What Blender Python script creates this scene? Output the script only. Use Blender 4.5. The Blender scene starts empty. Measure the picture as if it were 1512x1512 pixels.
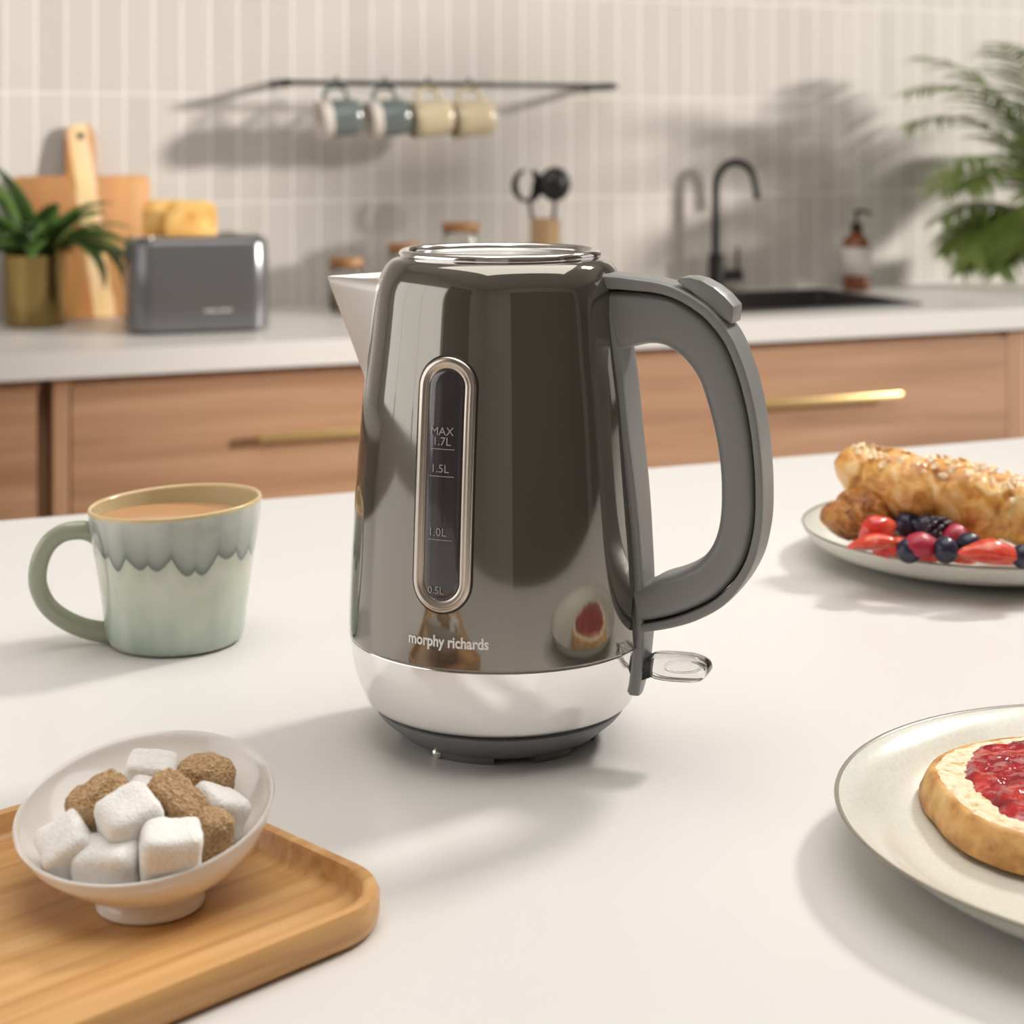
import bpy, bmesh, math, random
from math import sin, cos, pi, sqrt, atan2
from mathutils import Vector, Matrix, noise, Quaternion

C = bpy.context.scene.collection
F = 2600.0                       # focal length in pixels of the 1512 frame
CX, CY = 756.0, 200.0            # principal point (level camera with vertical shift)
YAW = math.radians(22.5)
ZT = 0.90                        # island top
ZC = 0.811                       # wall counter top
CZ = ZT + 0.311                  # camera height
SR, CR = sin(YAW), cos(YAW)

def W(L, D, z):                  # metres right of / ahead of the camera -> world
    return Vector((CR*L + SR*D, -SR*L + CR*D, z))
def on_z(px, py, z):             # point of the horizontal plane z seen at a pixel of the photograph
    D = (CZ - z) / ((py - CY) / F)
    return W((px - CX)/F*D, D, z)
def on_y(px, py, y):             # point of the vertical plane y = const
    u = (px - CX)/F
    D = y / (CR - SR*u)
    return Vector((CR*u*D + SR*D, y, CZ - (py - CY)/F*D))
def at_d(px, py, D):
    return W((px - CX)/F*D, D, CZ - (py - CY)/F*D)

# ------------------------------------------------------------------ helpers
def mesh_obj(name, bm, mat, parent=None, smooth=True, angle=None):
    me = bpy.data.meshes.new(name)
    bm.normal_update()
    bm.to_mesh(me); bm.free()
    if mat is not None: me.materials.append(mat)
    for p in me.polygons: p.use_smooth = smooth
    if smooth and angle is not None:
        me.set_sharp_from_angle(angle=math.radians(angle))
    o = bpy.data.objects.new(name, me); C.objects.link(o)
    if parent is not None: o.parent = parent
    return o
def tag(o, label=None, cat=None, group=None, kind=None):
    if label: o['label'] = label
    if cat: o['category'] = cat
    if group: o['group'] = group
    if kind: o['kind'] = kind
    return o
def thing(name, label, cat, loc=(0, 0, 0), rz=0.0, group=None):
    o = bpy.data.objects.new(name, None); C.objects.link(o)
    o.location = loc; o.rotation_euler = (0, 0, rz); o.empty_display_size = 0.05
    return tag(o, label, cat, group)
def copy_thing(o, loc, rz, label):
    c = o.copy(); C.objects.link(c); c.location = loc; c.rotation_euler = (0, 0, rz)
    c['label'] = label
    for ch in list(o.children):
        d = ch.copy(); C.objects.link(d); d.parent = c
        for g in list(ch.children):
            e = g.copy(); C.objects.link(e); e.parent = d
    return c
def lathe(prof, seg=96, bm=None, fn=None, close=False):
    bm = bm or bmesh.new(); rings = []
    for (r, z) in prof:
        if r < 1e-6:
            p = Vector((0, 0, z)); rings.append([bm.verts.new(fn(p, 0) if fn else p)])
        else:
            ring = []
            for i in range(seg):
                a = 2*pi*i/seg; p = Vector((r*cos(a), r*sin(a), z))
                ring.append(bm.verts.new(fn(p, a) if fn else p))
            rings.append(ring)
    pairs = list(zip(rings, rings[1:]))
    if close: pairs.append((rings[-1], rings[0]))
    for a, b in pairs:
        if len(a) == 1 and len(b) == 1: continue
        for i in range(seg):
            j = (i+1) % seg
            if len(a) == 1: bm.faces.new((a[0], b[j], b[i]))
            elif len(b) == 1: bm.faces.new((a[i], a[j], b[0]))
            else: bm.faces.new((a[i], a[j], b[j], b[i]))
    return bm
def loft(sections, bm=None, cap=True, closed=False):
    bm = bm or bmesh.new()
    R = [[bm.verts.new(p) for p in s] for s in sections]
    n = len(R[0]); prs = list(zip(R, R[1:]))
    if closed: prs.append((R[-1], R[0]))
    for a, b in prs:
        for i in range(n):
            j = (i+1) % n
            bm.faces.new((a[i], a[j], b[j], b[i]))
    if cap and not closed:
        bm.faces.new(list(reversed(R[0]))); bm.faces.new(R[-1])
    bmesh.ops.recalc_face_normals(bm, faces=bm.faces)
    return bm
def catmull(pts, n=6):
    P = [Vector(p) for p in pts]; out = []
    for i in range(len(P)-1):
        p0 = P[max(i-1, 0)]; p1 = P[i]; p2 = P[i+1]; p3 = P[min(i+2, len(P)-1)]
        for k in range(n):
            t = k/n
            out.append(0.5*((2*p1) + (p2-p0)*t + (2*p0-5*p1+4*p2-p3)*t*t + (3*p1-p0-3*p2+p3)*t*t*t))
    out.append(P[-1]); return out
def tube(path, rad, seg=14, bm=None, cap=True, squash=1.0, up=Vector((0, 0, 1))):
    n = len(path); secs = []; prev = None
    for i, p in enumerate(path):
        t = (path[min(i+1, n-1)] - path[max(i-1, 0)]).normalized()
        if prev is None:
            ref = up if abs(t.dot(up)) < 0.95 else Vector((1, 0, 0))
            s = t.cross(ref).normalized()
        else:
            s = (prev - t*prev.dot(t)).normalized()
        prev = s; q = t.cross(s)
        r = rad(i/(n-1)) if callable(rad) else rad
        secs.append([p + s*(r*cos(2*pi*k/seg)) + q*(r*squash*sin(2*pi*k/seg)) for k in range(seg)])
    return loft(secs, bm, cap)
def box(bm, x0, x1, y0, y1, z0, z1, bev=0.0, seg=2):
    r = bmesh.ops.create_cube(bm, size=1)
    bmesh.ops.scale(bm, vec=(x1-x0, y1-y0, z1-z0), verts=r['verts'])
    bmesh.ops.translate(bm, vec=((x0+x1)/2, (y0+y1)/2, (z0+z1)/2), verts=r['verts'])
    if bev > 0:
        es = list({e for v in r['verts'] for e in v.link_edges})
        bmesh.ops.bevel(bm, geom=es, offset=bev, segments=seg, profile=0.5, affect='EDGES')
    return bm
def bx(x0, x1, y0, y1, z0, z1, bev=0.0, seg=2):
    return box(bmesh.new(), x0, x1, y0, y1, z0, z1, bev, seg)
def rrect(hx, hy, r, seg=10):
    out = []
    for cx, cy, a0 in ((hx-r, hy-r, 0), (-hx+r, hy-r, pi/2), (-hx+r, -hy+r, pi), (hx-r, -hy+r, 1.5*pi)):
        for k in range(seg+1):
            a = a0 + pi/2*k/seg
            out.append((cx + r*cos(a), cy + r*sin(a)))
    return out
def text_mesh(s, size, fat=0.0):
    cu = bpy.data.curves.new('t', 'FONT'); cu.body = s; cu.size = size
    cu.align_x = 'CENTER'; cu.resolution_u = 3; cu.offset = fat*size
    o = bpy.data.objects.new('t', cu); C.objects.link(o)
    dg = bpy.context.evaluated_depsgraph_get()
    me = bpy.data.meshes.new_from_object(o.evaluated_get(dg))
    bpy.data.objects.remove(o); bpy.data.curves.remove(cu)
    bm = bmesh.new(); bm.from_mesh(me); bpy.data.meshes.remove(me)
    bm2 = bm
    bmesh.ops.triangulate(bm2, faces=bm2.faces)
    return bm2

# ------------------------------------------------------------------ materials
def mat(name, col, rough=0.5, metal=0.0, **kw):
    m = bpy.data.materials.new(name); m.use_nodes = True
    b = m.node_tree.nodes['Principled BSDF']
    b.inputs['Base Color'].default_value = (*col, 1)
    b.inputs['Roughness'].default_value = rough
    b.inputs['Metallic'].default_value = metal
    for k, v in kw.items():
        b.inputs[k.replace('_', ' ')].default_value = v
    return m
def nodes(m): return m.node_tree.nodes, m.node_tree.links, m.node_tree.nodes['Principled BSDF']
def noise_tex(m, scale, detail=4, vec=None, dist=0.0, map_scale=None):
    N, L, b = nodes(m)
    t = N.new('ShaderNodeTexNoise'); t.inputs['Scale'].default_value = scale
    t.inputs['Detail'].default_value = detail; t.inputs['Distortion'].default_value = dist
    tc = N.new('ShaderNodeTexCoord'); src = tc.outputs['Object']
    if map_scale:
        mp = N.new('ShaderNodeMapping'); mp.inputs['Scale'].default_value = map_scale
        L.new(src, mp.inputs['Vector']); src = mp.outputs['Vector']
    L.new(src, t.inputs['Vector'])
    return t
def ramp(m, src, stops, interp='LINEAR'):
    N, L, b = nodes(m)
    r = N.new('ShaderNodeValToRGB'); r.color_ramp.interpolation = interp
    e = r.color_ramp.elements
    while len(e) < len(stops): e.new(0.5)
    for i, (p, c) in enumerate(stops):
        e[i].position = p; e[i].color = (*c, 1)
    L.new(src, r.inputs['Fac']); return r
def bump(m, src, strength, dist):
    N, L, b = nodes(m)
    bp = N.new('ShaderNodeBump'); bp.inputs['Strength'].default_value = strength
    bp.inputs['Distance'].default_value = dist
    L.new(src, bp.inputs['Height']); L.new(bp.outputs['Normal'], b.inputs['Normal'])
    return bp

def wood(name, c1, c2, c3, mscale, scale=6, rough=0.45):
    m = mat(name, c1, rough)
    t = noise_tex(m, scale, 6, map_scale=mscale, dist=0.4)
    r = ramp(m, t.outputs['Fac'], [(0.3, c1), (0.5, c2), (0.72, c3)])
    N, L, b = nodes(m); L.new(r.outputs['Color'], b.inputs['Base Color'])
    bump(m, t.outputs['Fac'], 0.08, 0.002)
    return m

M = {}
M['paint'] = mat('kettle_paint', (0.250, 0.234, 0.207), 0.07, 0.78, Coat_Weight=0.5, Coat_Roughness=0.03)
M['chrome'] = mat('polished_steel', (0.95, 0.935, 0.92), 0.09, 1.0)
M['spout'] = mat('satin_steel', (0.90, 0.86, 0.81), 0.42, 0.85)
M['plastic'] = mat('grey_plastic', (0.235, 0.235, 0.23), 0.38, Specular_IOR_Level=0.8)
M['plastic_base'] = mat('grey_base_plastic', (0.165, 0.172, 0.180), 0.42)
M['dark_seam'] = mat('dark_seam', (0.015, 0.015, 0.016), 0.5)
M['bezel'] = mat('window_bezel', (0.62, 0.55, 0.48), 0.22, 0.9)
M['gauge'] = mat('smoky_window', (0.045, 0.038, 0.045), 0.12, Coat_Weight=1.0, Coat_Roughness=0.05)
M['print'] = mat('white_print', (0.95, 0.94, 0.92), 0.5)
M['print_grey'] = mat('grey_print', (0.40, 0.38, 0.38), 0.5)
M['clear'] = mat('clear_plastic', (1, 1, 1), 0.04, Transmission_Weight=1.0, IOR=1.45)
M['lidgrey'] = mat('lid_metal', (0.42, 0.41, 0.40), 0.22, 0.9)
M['table'] = mat('island_top', (0.745, 0.724, 0.702), 0.36)
M['counter'] = mat('wall_counter', (0.76, 0.74, 0.72), 0.35)
M['black'] = mat('matt_black', (0.018, 0.017, 0.017), 0.38)
M['sink'] = mat('black_granite', (0.035, 0.034, 0.037), 0.5)
M['brass'] = mat('satin_brass', (0.78, 0.58, 0.27), 0.38, 0.8)
M['potbrass'] = mat('pot_brass', (0.34, 0.24, 0.09), 0.16, 1.0)
M['leaf'] = mat('leaf_green', (0.07, 0.135, 0.028), 0.35)
M['palm'] = mat('palm_green', (0.20, 0.28, 0.06), 0.5)
M['stem'] = mat('stem_green', (0.17, 0.20, 0.06), 0.6)
M['soil'] = mat('soil', (0.03, 0.02, 0.014), 0.95)
M['amber'] = mat('amber_glass', (0.22, 0.055, 0.012), 0.08, Coat_Weight=0.6)
M['label'] = mat('paper_label', (0.78, 0.75, 0.72), 0.6)
M['toaster'] = mat('toaster_paint', (0.18, 0.18, 0.19), 0.22, 0.5)
M['ceramic'] = mat('white_ceramic', (0.84, 0.79, 0.73), 0.16, Coat_Weight=0.3)
M['floor'] = mat('floor_board', (0.45, 0.36, 0.28), 0.5)
M['plaster'] = mat('plaster', (0.72, 0.70, 0.67), 0.8)
M['taupe'] = mat('taupe_wall', (0.23, 0.20, 0.17), 0.8)
M['ceil'] = mat('ceiling_paint', (0.75, 0.73, 0.70), 0.9)
M['tea'] = mat('milky_tea', (0.56, 0.31, 0.155), 0.15)
M['teal_mug'] = mat('teal_glaze', (0.14, 0.165, 0.165), 0.2, Coat_Weight=0.4)
M['cream_mug'] = mat('cream_glaze', (0.62, 0.53, 0.36), 0.25, Coat_Weight=0.3)
M['white_glaze'] = mat('white_glaze', (0.78, 0.72, 0.66), 0.25)
M['jarglass'] = mat('jar_glass', (0.9, 0.9, 0.88), 0.05, Transmission_Weight=1.0, IOR=1.3)
M['jarfill'] = mat('dry_goods', (0.45, 0.36, 0.24), 0.8)
M['holder'] = mat('holder_wood', (0.50, 0.33, 0.17), 0.6)
M['lidwood'] = mat('acacia_lid', (0.36, 0.17, 0.06), 0.5)
M['frame_w'] = mat('window_frame_white', (0.7, 0.7, 0.68), 0.5)

M['cab'] = wood('walnut_veneer', (0.33, 0.175, 0.095), (0.42, 0.235, 0.135), (0.50, 0.30, 0.18), (0.5, 2.0, 9.0), 3.0, 0.5)
M['cabframe'] = wood('walnut_frame', (0.38, 0.21, 0.12), (0.45, 0.26, 0.15), (0.50, 0.30, 0.18), (9.0, 9.0, 0.6), 3.0, 0.5)
M['gap'] = mat('cabinet_recess', (0.10, 0.05, 0.028), 0.7)
M['bamboo'] = wood('bamboo', (0.52, 0.26, 0.085), (0.64, 0.35, 0.13), (0.72, 0.43, 0.18), (1.2, 30.0, 30.0), 5.0, 0.38)

# tiled wall: tall narrow stacked tiles with pale joints
def tile_mat():
    m = mat('kit_tile', (0.6, 0.57, 0.53), 0.42)
    N, L, b = nodes(m)
    g = N.new('ShaderNodeNewGeometry'); sx = N.new('ShaderNodeSeparateXYZ'); cb = N.new('ShaderNodeCombineXYZ')
    L.new(g.outputs['Position'], sx.inputs[0]); L.new(sx.outputs['X'], cb.inputs['X'])
    ad = N.new('ShaderNodeMath'); ad.operation = 'SUBTRACT'; ad.inputs[1].default_value = ZC - 0.0
    L.new(sx.outputs['Z'], ad.inputs[0]); L.new(ad.outputs[0], cb.inputs['Y'])
    br = N.new('ShaderNodeTexBrick'); br.offset = 0.0; br.squash = 1.0
    br.inputs['Scale'].default_value = 1.0
    br.inputs['Brick Width'].default_value = 0.0645; br.inputs['Row Height'].default_value = 0.247
    br.inputs['Mortar Size'].default_value = 0.0032; br.inputs['Mortar Smooth'].default_value = 0.35
    br.inputs['Color1'].default_value = (0.575, 0.545, 0.51, 1); br.inputs['Color2'].default_value = (0.635, 0.605, 0.57, 1)
    br.inputs['Mortar'].default_value = (0.80, 0.775, 0.745, 1)
    L.new(cb.outputs[0], br.inputs['Vector']); L.new(br.outputs['Color'], b.inputs['Base Color'])
    t = noise_tex(m, 14, 3)
    mx = N.new('ShaderNodeMath'); mx.operation = 'MULTIPLY_ADD'; mx.inputs[1].default_value = -1.0
    L.new(br.outputs['Fac'], mx.inputs[0])
    sc = N.new('ShaderNodeMath'); sc.operation = 'MULTIPLY'; sc.inputs[1].default_value = 0.5
    L.new(t.outputs['Fac'], sc.inputs[0]); L.new(sc.outputs[0], mx.inputs[2])
    bump(m, mx.outputs[0], 0.35, 0.003)
    return m
M['tile'] = tile_mat()

def glaze_mat():
    m = mat('reactive_glaze', (0.4, 0.45, 0.38), 0.13, Coat_Weight=0.5, Coat_Roughness=0.05)
    N, L, b = nodes(m)
    tc = N.new('ShaderNodeTexCoord'); s = N.new('ShaderNodeSeparateXYZ'); L.new(tc.outputs['Object'], s.inputs[0])
    at = N.new('ShaderNodeMath'); at.operation = 'ARCTAN2'
    L.new(s.outputs['Y'], at.inputs[0]); L.new(s.outputs['X'], at.inputs[1])
    cb = N.new('ShaderNodeCombineXYZ'); L.new(at.outputs[0], cb.inputs['X'])
    n1 = N.new('ShaderNodeTexNoise'); n1.inputs['Scale'].default_value = 2.2; n1.inputs['Detail'].default_value = 0.0
    L.new(cb.outputs[0], n1.inputs['Vector'])
    # drips: scalloped lower edge of the upper glaze
    sn = N.new('ShaderNodeMath'); sn.operation = 'MULTIPLY'; sn.inputs[1].default_value = 11.0; L.new(at.outputs[0], sn.inputs[0])
    sn2 = N.new('ShaderNodeMath'); sn2.operation = 'SINE'; L.new(sn.outputs[0], sn2.inputs[0])
    ab = N.new('ShaderNodeMath'); ab.operation = 'ABSOLUTE'; L.new(sn2.outputs[0], ab.inputs[0])
    k1 = N.new('ShaderNodeMath'); k1.operation = 'MULTIPLY_ADD'; k1.inputs[1].default_value = 0.026; k1.inputs[2].default_value = -0.013
    L.new(n1.outputs['Fac'], k1.inputs[0])
    k2 = N.new('ShaderNodeMath'); k2.operation = 'MULTIPLY_ADD'; k2.inputs[1].default_value = 0.0058
    L.new(ab.outputs[0], k2.inputs[0]); L.new(k1.outputs[0], k2.inputs[2])
    zz = N.new('ShaderNodeMath'); zz.operation = 'ADD'; L.new(s.outputs['Z'], zz.inputs[0]); L.new(k2.outputs[0], zz.inputs[1])
    mr = N.new('ShaderNodeMapRange'); mr.inputs['From Min'].default_value = 0.0; mr.inputs['From Max'].default_value = 0.10
    L.new(zz.outputs[0], mr.inputs['Value'])
    r = ramp(m, mr.outputs[0], [(0.0, (0.66, 0.58, 0.42)), (0.035, (0.38, 0.46, 0.38)), (0.25, (0.53, 0.60, 0.49)), (0.50, (0.62, 0.66, 0.53)),
                                (0.590, (0.54, 0.58, 0.47)), (0.605, (0.13, 0.155, 0.135)), (0.655, (0.30, 0.33, 0.29)), (0.78, (0.46, 0.49, 0.44)), (0.92, (0.60, 0.63, 0.57))])
    n2 = noise_tex(m, 45, 5)
    mix = N.new('ShaderNodeMix'); mix.data_type = 'RGBA'; mix.blend_type = 'OVERLAY'; mix.inputs[0].default_value = 0.25
    L.new(r.outputs['Color'], mix.inputs[6]); L.new(n2.outputs['Fac'], mix.inputs[7])
    L.new(mix.outputs[2], b.inputs['Base Color'])
    return m
M['glaze'] = glaze_mat()
M['glaze_handle'] = mat('green_glaze', (0.37, 0.40, 0.29), 0.10, Coat_Weight=0.5, Coat_Roughness=0.05)
M['glaze_in'] = mat('honey_glaze', (0.58, 0.50, 0.30), 0.15, Coat_Weight=0.4)
M['glaze_rim'] = mat('toffee_rim', (0.70, 0.53, 0.28), 0.2)

def plate_mat():
    m = mat('speckled_glaze', (0.62, 0.62, 0.50), 0.22, Coat_Weight=0.3)
    t = noise_tex(m, 500, 3)
    r = ramp(m, t.outputs['Fac'], [(0.30, (0.69, 0.69, 0.60)), (0.7, (0.77, 0.765, 0.69))])
    N, L, b = nodes(m); L.new(r.outputs['Color'], b.inputs['Base Color']); return m
M['plate'] = plate_mat()
M['plate_rim'] = mat('dark_plate_edge', (0.27, 0.25, 0.19), 0.3)

def sugar(name, c1, c2, sss, bs, sc):
    m = mat(name, c1, 0.55)
    N, L, b = nodes(m)
    v = N.new('ShaderNodeTexVoronoi'); v.inputs['Scale'].default_value = sc
    tc = N.new('ShaderNodeTexCoord'); L.new(tc.outputs['Object'], v.inputs['Vector'])
    r = ramp(m, v.outputs['Color'], [(0.2, c1), (0.8, c2)])
    L.new(r.outputs['Color'], b.inputs['Base Color'])
    b.inputs['Subsurface Weight'].default_value = sss
    b.inputs['Subsurface Radius'].default_value = (0.006, 0.005, 0.004)
    b.inputs['Subsurface Scale'].default_value = 1.0
    bump(m, v.outputs['Distance'], bs, 0.0012)
    return m
M['sugar'] = sugar('white_sugar', (0.86, 0.83, 0.78), (0.93, 0.91, 0.88), 0.35, 0.35, 900)
M['brown_sugar'] = sugar('brown_sugar', (0.42, 0.24, 0.10), (0.66, 0.44, 0.23), 0.15, 0.9, 850)

def croissant_mat():
    m = mat('baked_pastry', (0.7, 0.4, 0.15), 0.38)
    N, L, b = nodes(m)
    t = noise_tex(m, 70, 6, dist=0.8)
    r = ramp(m, t.outputs['Fac'], [(0.30, (0.36, 0.12, 0.02)), (0.42, (0.64, 0.28, 0.055)), (0.56, (0.84, 0.46, 0.13)), (0.70, (0.92, 0.66, 0.32))])
    L.new(r.outputs['Color'], b.inputs['Base Color'])
    bump(m, t.outputs['Fac'], 0.55, 0.004)
    return m
M['pastry'] = croissant_mat()
def pastry2():
    m = mat('dark_baked_pastry', (0.45, 0.2, 0.06), 0.42)
    N, L, b = nodes(m)
    t = noise_tex(m, 95, 8, dist=1.2)
    r = ramp(m, t.outputs['Fac'], [(0.30, (0.26, 0.08, 0.016)), (0.50, (0.52, 0.20, 0.04)), (0.72, (0.72, 0.38, 0.11))])
    L.new(r.outputs['Color'], b.inputs['Base Color'])
    bump(m, t.outputs['Fac'], 1.0, 0.007)
    return m
M['pastry_dark'] = pastry2()
M['almond'] = mat('toasted_almond', (0.88, 0.66, 0.40), 0.5)
def crumb():
    m = mat('bread_crumb', (0.85, 0.68, 0.42), 0.8)
    N, L, b = nodes(m)
    t = noise_tex(m, 220, 4)
    r = ramp(m, t.outputs['Fac'], [(0.30, (0.62, 0.38, 0.14)), (0.45, (0.84, 0.69, 0.45)), (0.7, (0.90, 0.80, 0.61))])
    L.new(r.outputs['Color'], b.inputs['Base Color'])
    bump(m, t.outputs['Fac'], 0.6, 0.003); return m
M['crumb'] = crumb()
def crust():
    m = mat('bread_crust', (0.6, 0.3, 0.1), 0.55)
    N, L, b = nodes(m)
    t = noise_tex(m, 70, 6)
    r = ramp(m, t.outputs['Fac'], [(0.32, (0.42, 0.17, 0.04)), (0.5, (0.66, 0.35, 0.11)), (0.7, (0.80, 0.52, 0.22))])
    L.new(r.outputs['Color'], b.inputs['Base Color'])
    bump(m, t.outputs['Fac'], 0.5, 0.003); return m
M['crust'] = crust()
def jam():
    m = mat('berry_jam', (0.35, 0.01, 0.02), 0.13, Coat_Weight=0.8, Coat_Roughness=0.05)
    N, L, b = nodes(m)
    t = noise_tex(m, 95, 4)
    r = ramp(m, t.outputs['Fac'], [(0.32, (0.22, 0.004, 0.012)), (0.52, (0.46, 0.015, 0.02)), (0.72, (0.68, 0.06, 0.04))])
    L.new(r.outputs['Color'], b.inputs['Base Color'])
    b.inputs['Subsurface Weight'].default_value = 0.2; b.inputs['Subsurface Radius'].default_value = (0.004, 0.001, 0.001)
    bump(m, t.outputs['Fac'], 0.8, 0.004); return m
M['jam'] = jam()
M['blueberry'] = mat('blueberry_skin', (0.022, 0.022, 0.045), 0.28)
M['blackberry'] = mat('blackberry_skin', (0.02, 0.008, 0.02), 0.15)
M['blackberry'].node_tree.nodes['Principled BSDF'].inputs['Coat Weight'].default_value = 0.6
def straw():
    m = mat('strawberry', (0.7, 0.05, 0.03), 0.25, Coat_Weight=0.4)
    N, L, b = nodes(m)
    t = noise_tex(m, 90, 3)
    r = ramp(m, t.outputs['Fac'], [(0.35, (0.62, 0.02, 0.02)), (0.6, (0.80, 0.10, 0.05)), (0.75, (0.90, 0.30, 0.16))])
    L.new(r.outputs['Color'], b.inputs['Base Color'])
    v = N.new('ShaderNodeTexVoronoi'); v.inputs['Scale'].default_value = 350
    bump(m, t.outputs['Fac'], 0.3, 0.002); return m
M['strawberry'] = straw()
M['raspberry'] = mat('raspberry', (0.42, 0.02, 0.05), 0.4)
def toast():
    m = mat('toasted_bread', (0.75, 0.42, 0.12), 0.7)
    N, L, b = nodes(m)
    t = noise_tex(m, 30, 4)
    r = ramp(m, t.outputs['Fac'], [(0.35, (0.66, 0.33, 0.07)), (0.6, (0.84, 0.54, 0.18)), (0.75, (0.88, 0.64, 0.30))])
    L.new(r.outputs['Color'], b.inputs['Base Color']); return m
M['toast'] = toast()
def board_mat():
    m = mat('two_tone_board', (0.6, 0.3, 0.1), 0.5)
    N, L, b = nodes(m)
    tc = N.new('ShaderNodeTexCoord'); s = N.new('ShaderNodeSeparateXYZ'); L.new(tc.outputs['Object'], s.inputs[0])
    t = noise_tex(m, 7, 4, map_scale=(9, 9, 1.0))
    wob = noise_tex(m, 9, 2)
    k = N.new('ShaderNodeMath'); k.operation = 'MULTIPLY_ADD'; k.inputs[1].default_value = 0.03; k.inputs[2].default_value = -0.015
    L.new(wob.outputs['Fac'], k.inputs[0])
    a = N.new('ShaderNodeMath'); a.operation = 'ADD'; L.new(s.outputs['X'], a.inputs[0]); L.new(k.outputs[0], a.inputs[1])
    z = N.new('ShaderNodeMath'); z.operation = 'MULTIPLY_ADD'; z.inputs[1].default_value = 0.12   # the pale stave drifts along the board
    L.new(s.outputs['Z'], z.inputs[0]); L.new(a.outputs[0], z.inputs[2])
    mr = N.new('ShaderNodeMapRange'); mr.inputs['From Min'].default_value = -0.16; mr.inputs['From Max'].default_value = 0.16
    L.new(z.outputs[0], mr.inputs['Value'])
    br, li = (0.48, 0.225, 0.075), (0.86, 0.62, 0.34)
    r = ramp(m, mr.outputs[0], [(0, br), (0.28, br), (0.56, br), (0.575, li), (0.70, li), (0.715, br), (0.84, (0.56, 0.27, 0.09))])
    mix = N.new('ShaderNodeMix'); mix.data_type = 'RGBA'; mix.blend_type = 'OVERLAY'; mix.inputs[0].default_value = 0.35
    L.new(r.outputs['Color'], mix.inputs[6]); L.new(t.outputs['Color'], mix.inputs[7])
    L.new(mix.outputs[2], b.inputs['Base Color']); return m
M['board'] = board_mat()

# ------------------------------------------------------------------ the room
YW = 3.98
def struct(name, bm, m, parent=None, smooth=False):
    o = mesh_obj(name, bm, m, parent, smooth)
    if parent is None: o['kind'] = 'structure'
    return o
XL, XR, YF, ZH = -2.2, 5.4, -2.8, 3.5
struct('floor', bx(XL-0.1, XR+0.1, YF-0.1, YW+0.1, -0.05, 0), M['floor'])
struct('ceiling', bx(XL-0.1, XR+0.1, YF-0.1, YW+0.1, ZH, ZH+0.05), M['ceil'])
struct('wall_back', bx(XL, XR, YW, YW+0.1, 0, ZH), M['tile'])
struct('wall_front', bx(XL, XR, YF-0.1, YF, 0, ZH), M['plaster'])
struct('reflection_panel_1', bx(-0.46, 4.6, YF, YF+0.05, 0, 2.9), M['taupe'])  # unseen dark panel, added to darken the right side of the kettle's reflections
struct('reflection_panel_2', bx(XL, XL+0.05, -1.33, 0.05, 0, 2.9), M['taupe'])  # unseen, added for the dark strip beside the kettle's left window reflection
# left wall with one long window, right wall with one tall window
def wall_x(name, x0, x1, wy0, wy1, wz0, wz1, m):
    bm = bmesh.new()
    box(bm, x0, x1, YF, wy0, 0, ZH); box(bm, x0, x1, wy1, YW, 0, ZH)
    box(bm, x0, x1, wy0, wy1, 0, wz0); box(bm, x0, x1, wy0, wy1, wz1, ZH)
    return struct(name, bm, m)
wall_x('wall_left', XL-0.1, XL, 0.1, 3.3, 0.9, 2.5, M['plaster'])
bm = bmesh.new()
for (a, b_, c, d) in ((YF, 0.20, 0, ZH), (2.75, YW, 0, ZH), (0.20, 2.75, 0, 0.9), (0.20, 2.75, 3.2, ZH)):
    box(bm, XR, XR+0.1, a, b_, c, d)
struct('wall_right', bm, M['taupe'])
def window(name, x, y0, y1, z0, z1, n):
    bm = bmesh.new()
    for (a, b_, c, d) in ((y0, y1, z0, z0+0.05), (y0, y1, z1-0.05, z1), (y0, y0+0.05, z0, z1), (y1-0.05, y1, z0, z1)):
        box(bm, x-0.03, x+0.03, a, b_, c, d)
    for i in range(1, n):
        yy = y0 + (y1-y0)*i/n
        box(bm, x-0.02, x+0.02, yy-0.02, yy+0.02, z0, z1)
    return struct(name, bm, M['frame_w'])
window('window_1', XL-0.05, 0.1, 3.3, 0.9, 2.5, 3)
win2 = window('window_2', XR+0.05, 0.20, 2.75, 0.9, 3.2, 1)
mesh_obj('sun_blocker', bx(XR+0.02, XR+0.04, 1.31, 1.62, 1.82, 2.36), M['plaster'], win2, False)  # unseen panel, added to keep sun off the middle of the tiled wall

# ------------------------------------------------------------------ counters and cabinets
YB = 1.474
isl = thing('kitchen_island', 'white topped kitchen island in the foreground', 'island', (0.7, 0.8, 0))
def add_local(parent, name, bm, m, smooth=False, angle=None):
    bmesh.ops.translate(bm, vec=-parent.location, verts=bm.verts)
    return mesh_obj(name, bm, m, parent, smooth, angle)
add_local(isl, 'worktop', bx(-1.3, 2.7, 0.12, YB, ZT-0.04, ZT, 0.003), M['table'])
add_local(isl, 'cabinet_body', bx(-1.2, 2.6, 0.2, YB-0.08, 0, ZT-0.04), M['cab'])

SX0, SX1, SY0, SY1 = 1.72, 2.487, 3.455, 3.90       # sink opening
bm = bmesh.new()
box(bm, XL+0.01, SX0+0.015, 3.33, YW, ZC-0.05, ZC); box(bm, SX1-0.015, 4.2, 3.33, YW, ZC-0.05, ZC)
box(bm, SX0+0.015, SX1-0.015, 3.33, SY0+0.015, ZC-0.05, ZC); box(bm, SX0+0.015, SX1-0.015, SY1-0.015, YW, ZC-0.05, ZC)
wt = mesh_obj('wall_worktop', bm, M['counter'], smooth=False)
tag(wt, 'white stone worktop running along the tiled wall', 'worktop')

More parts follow.
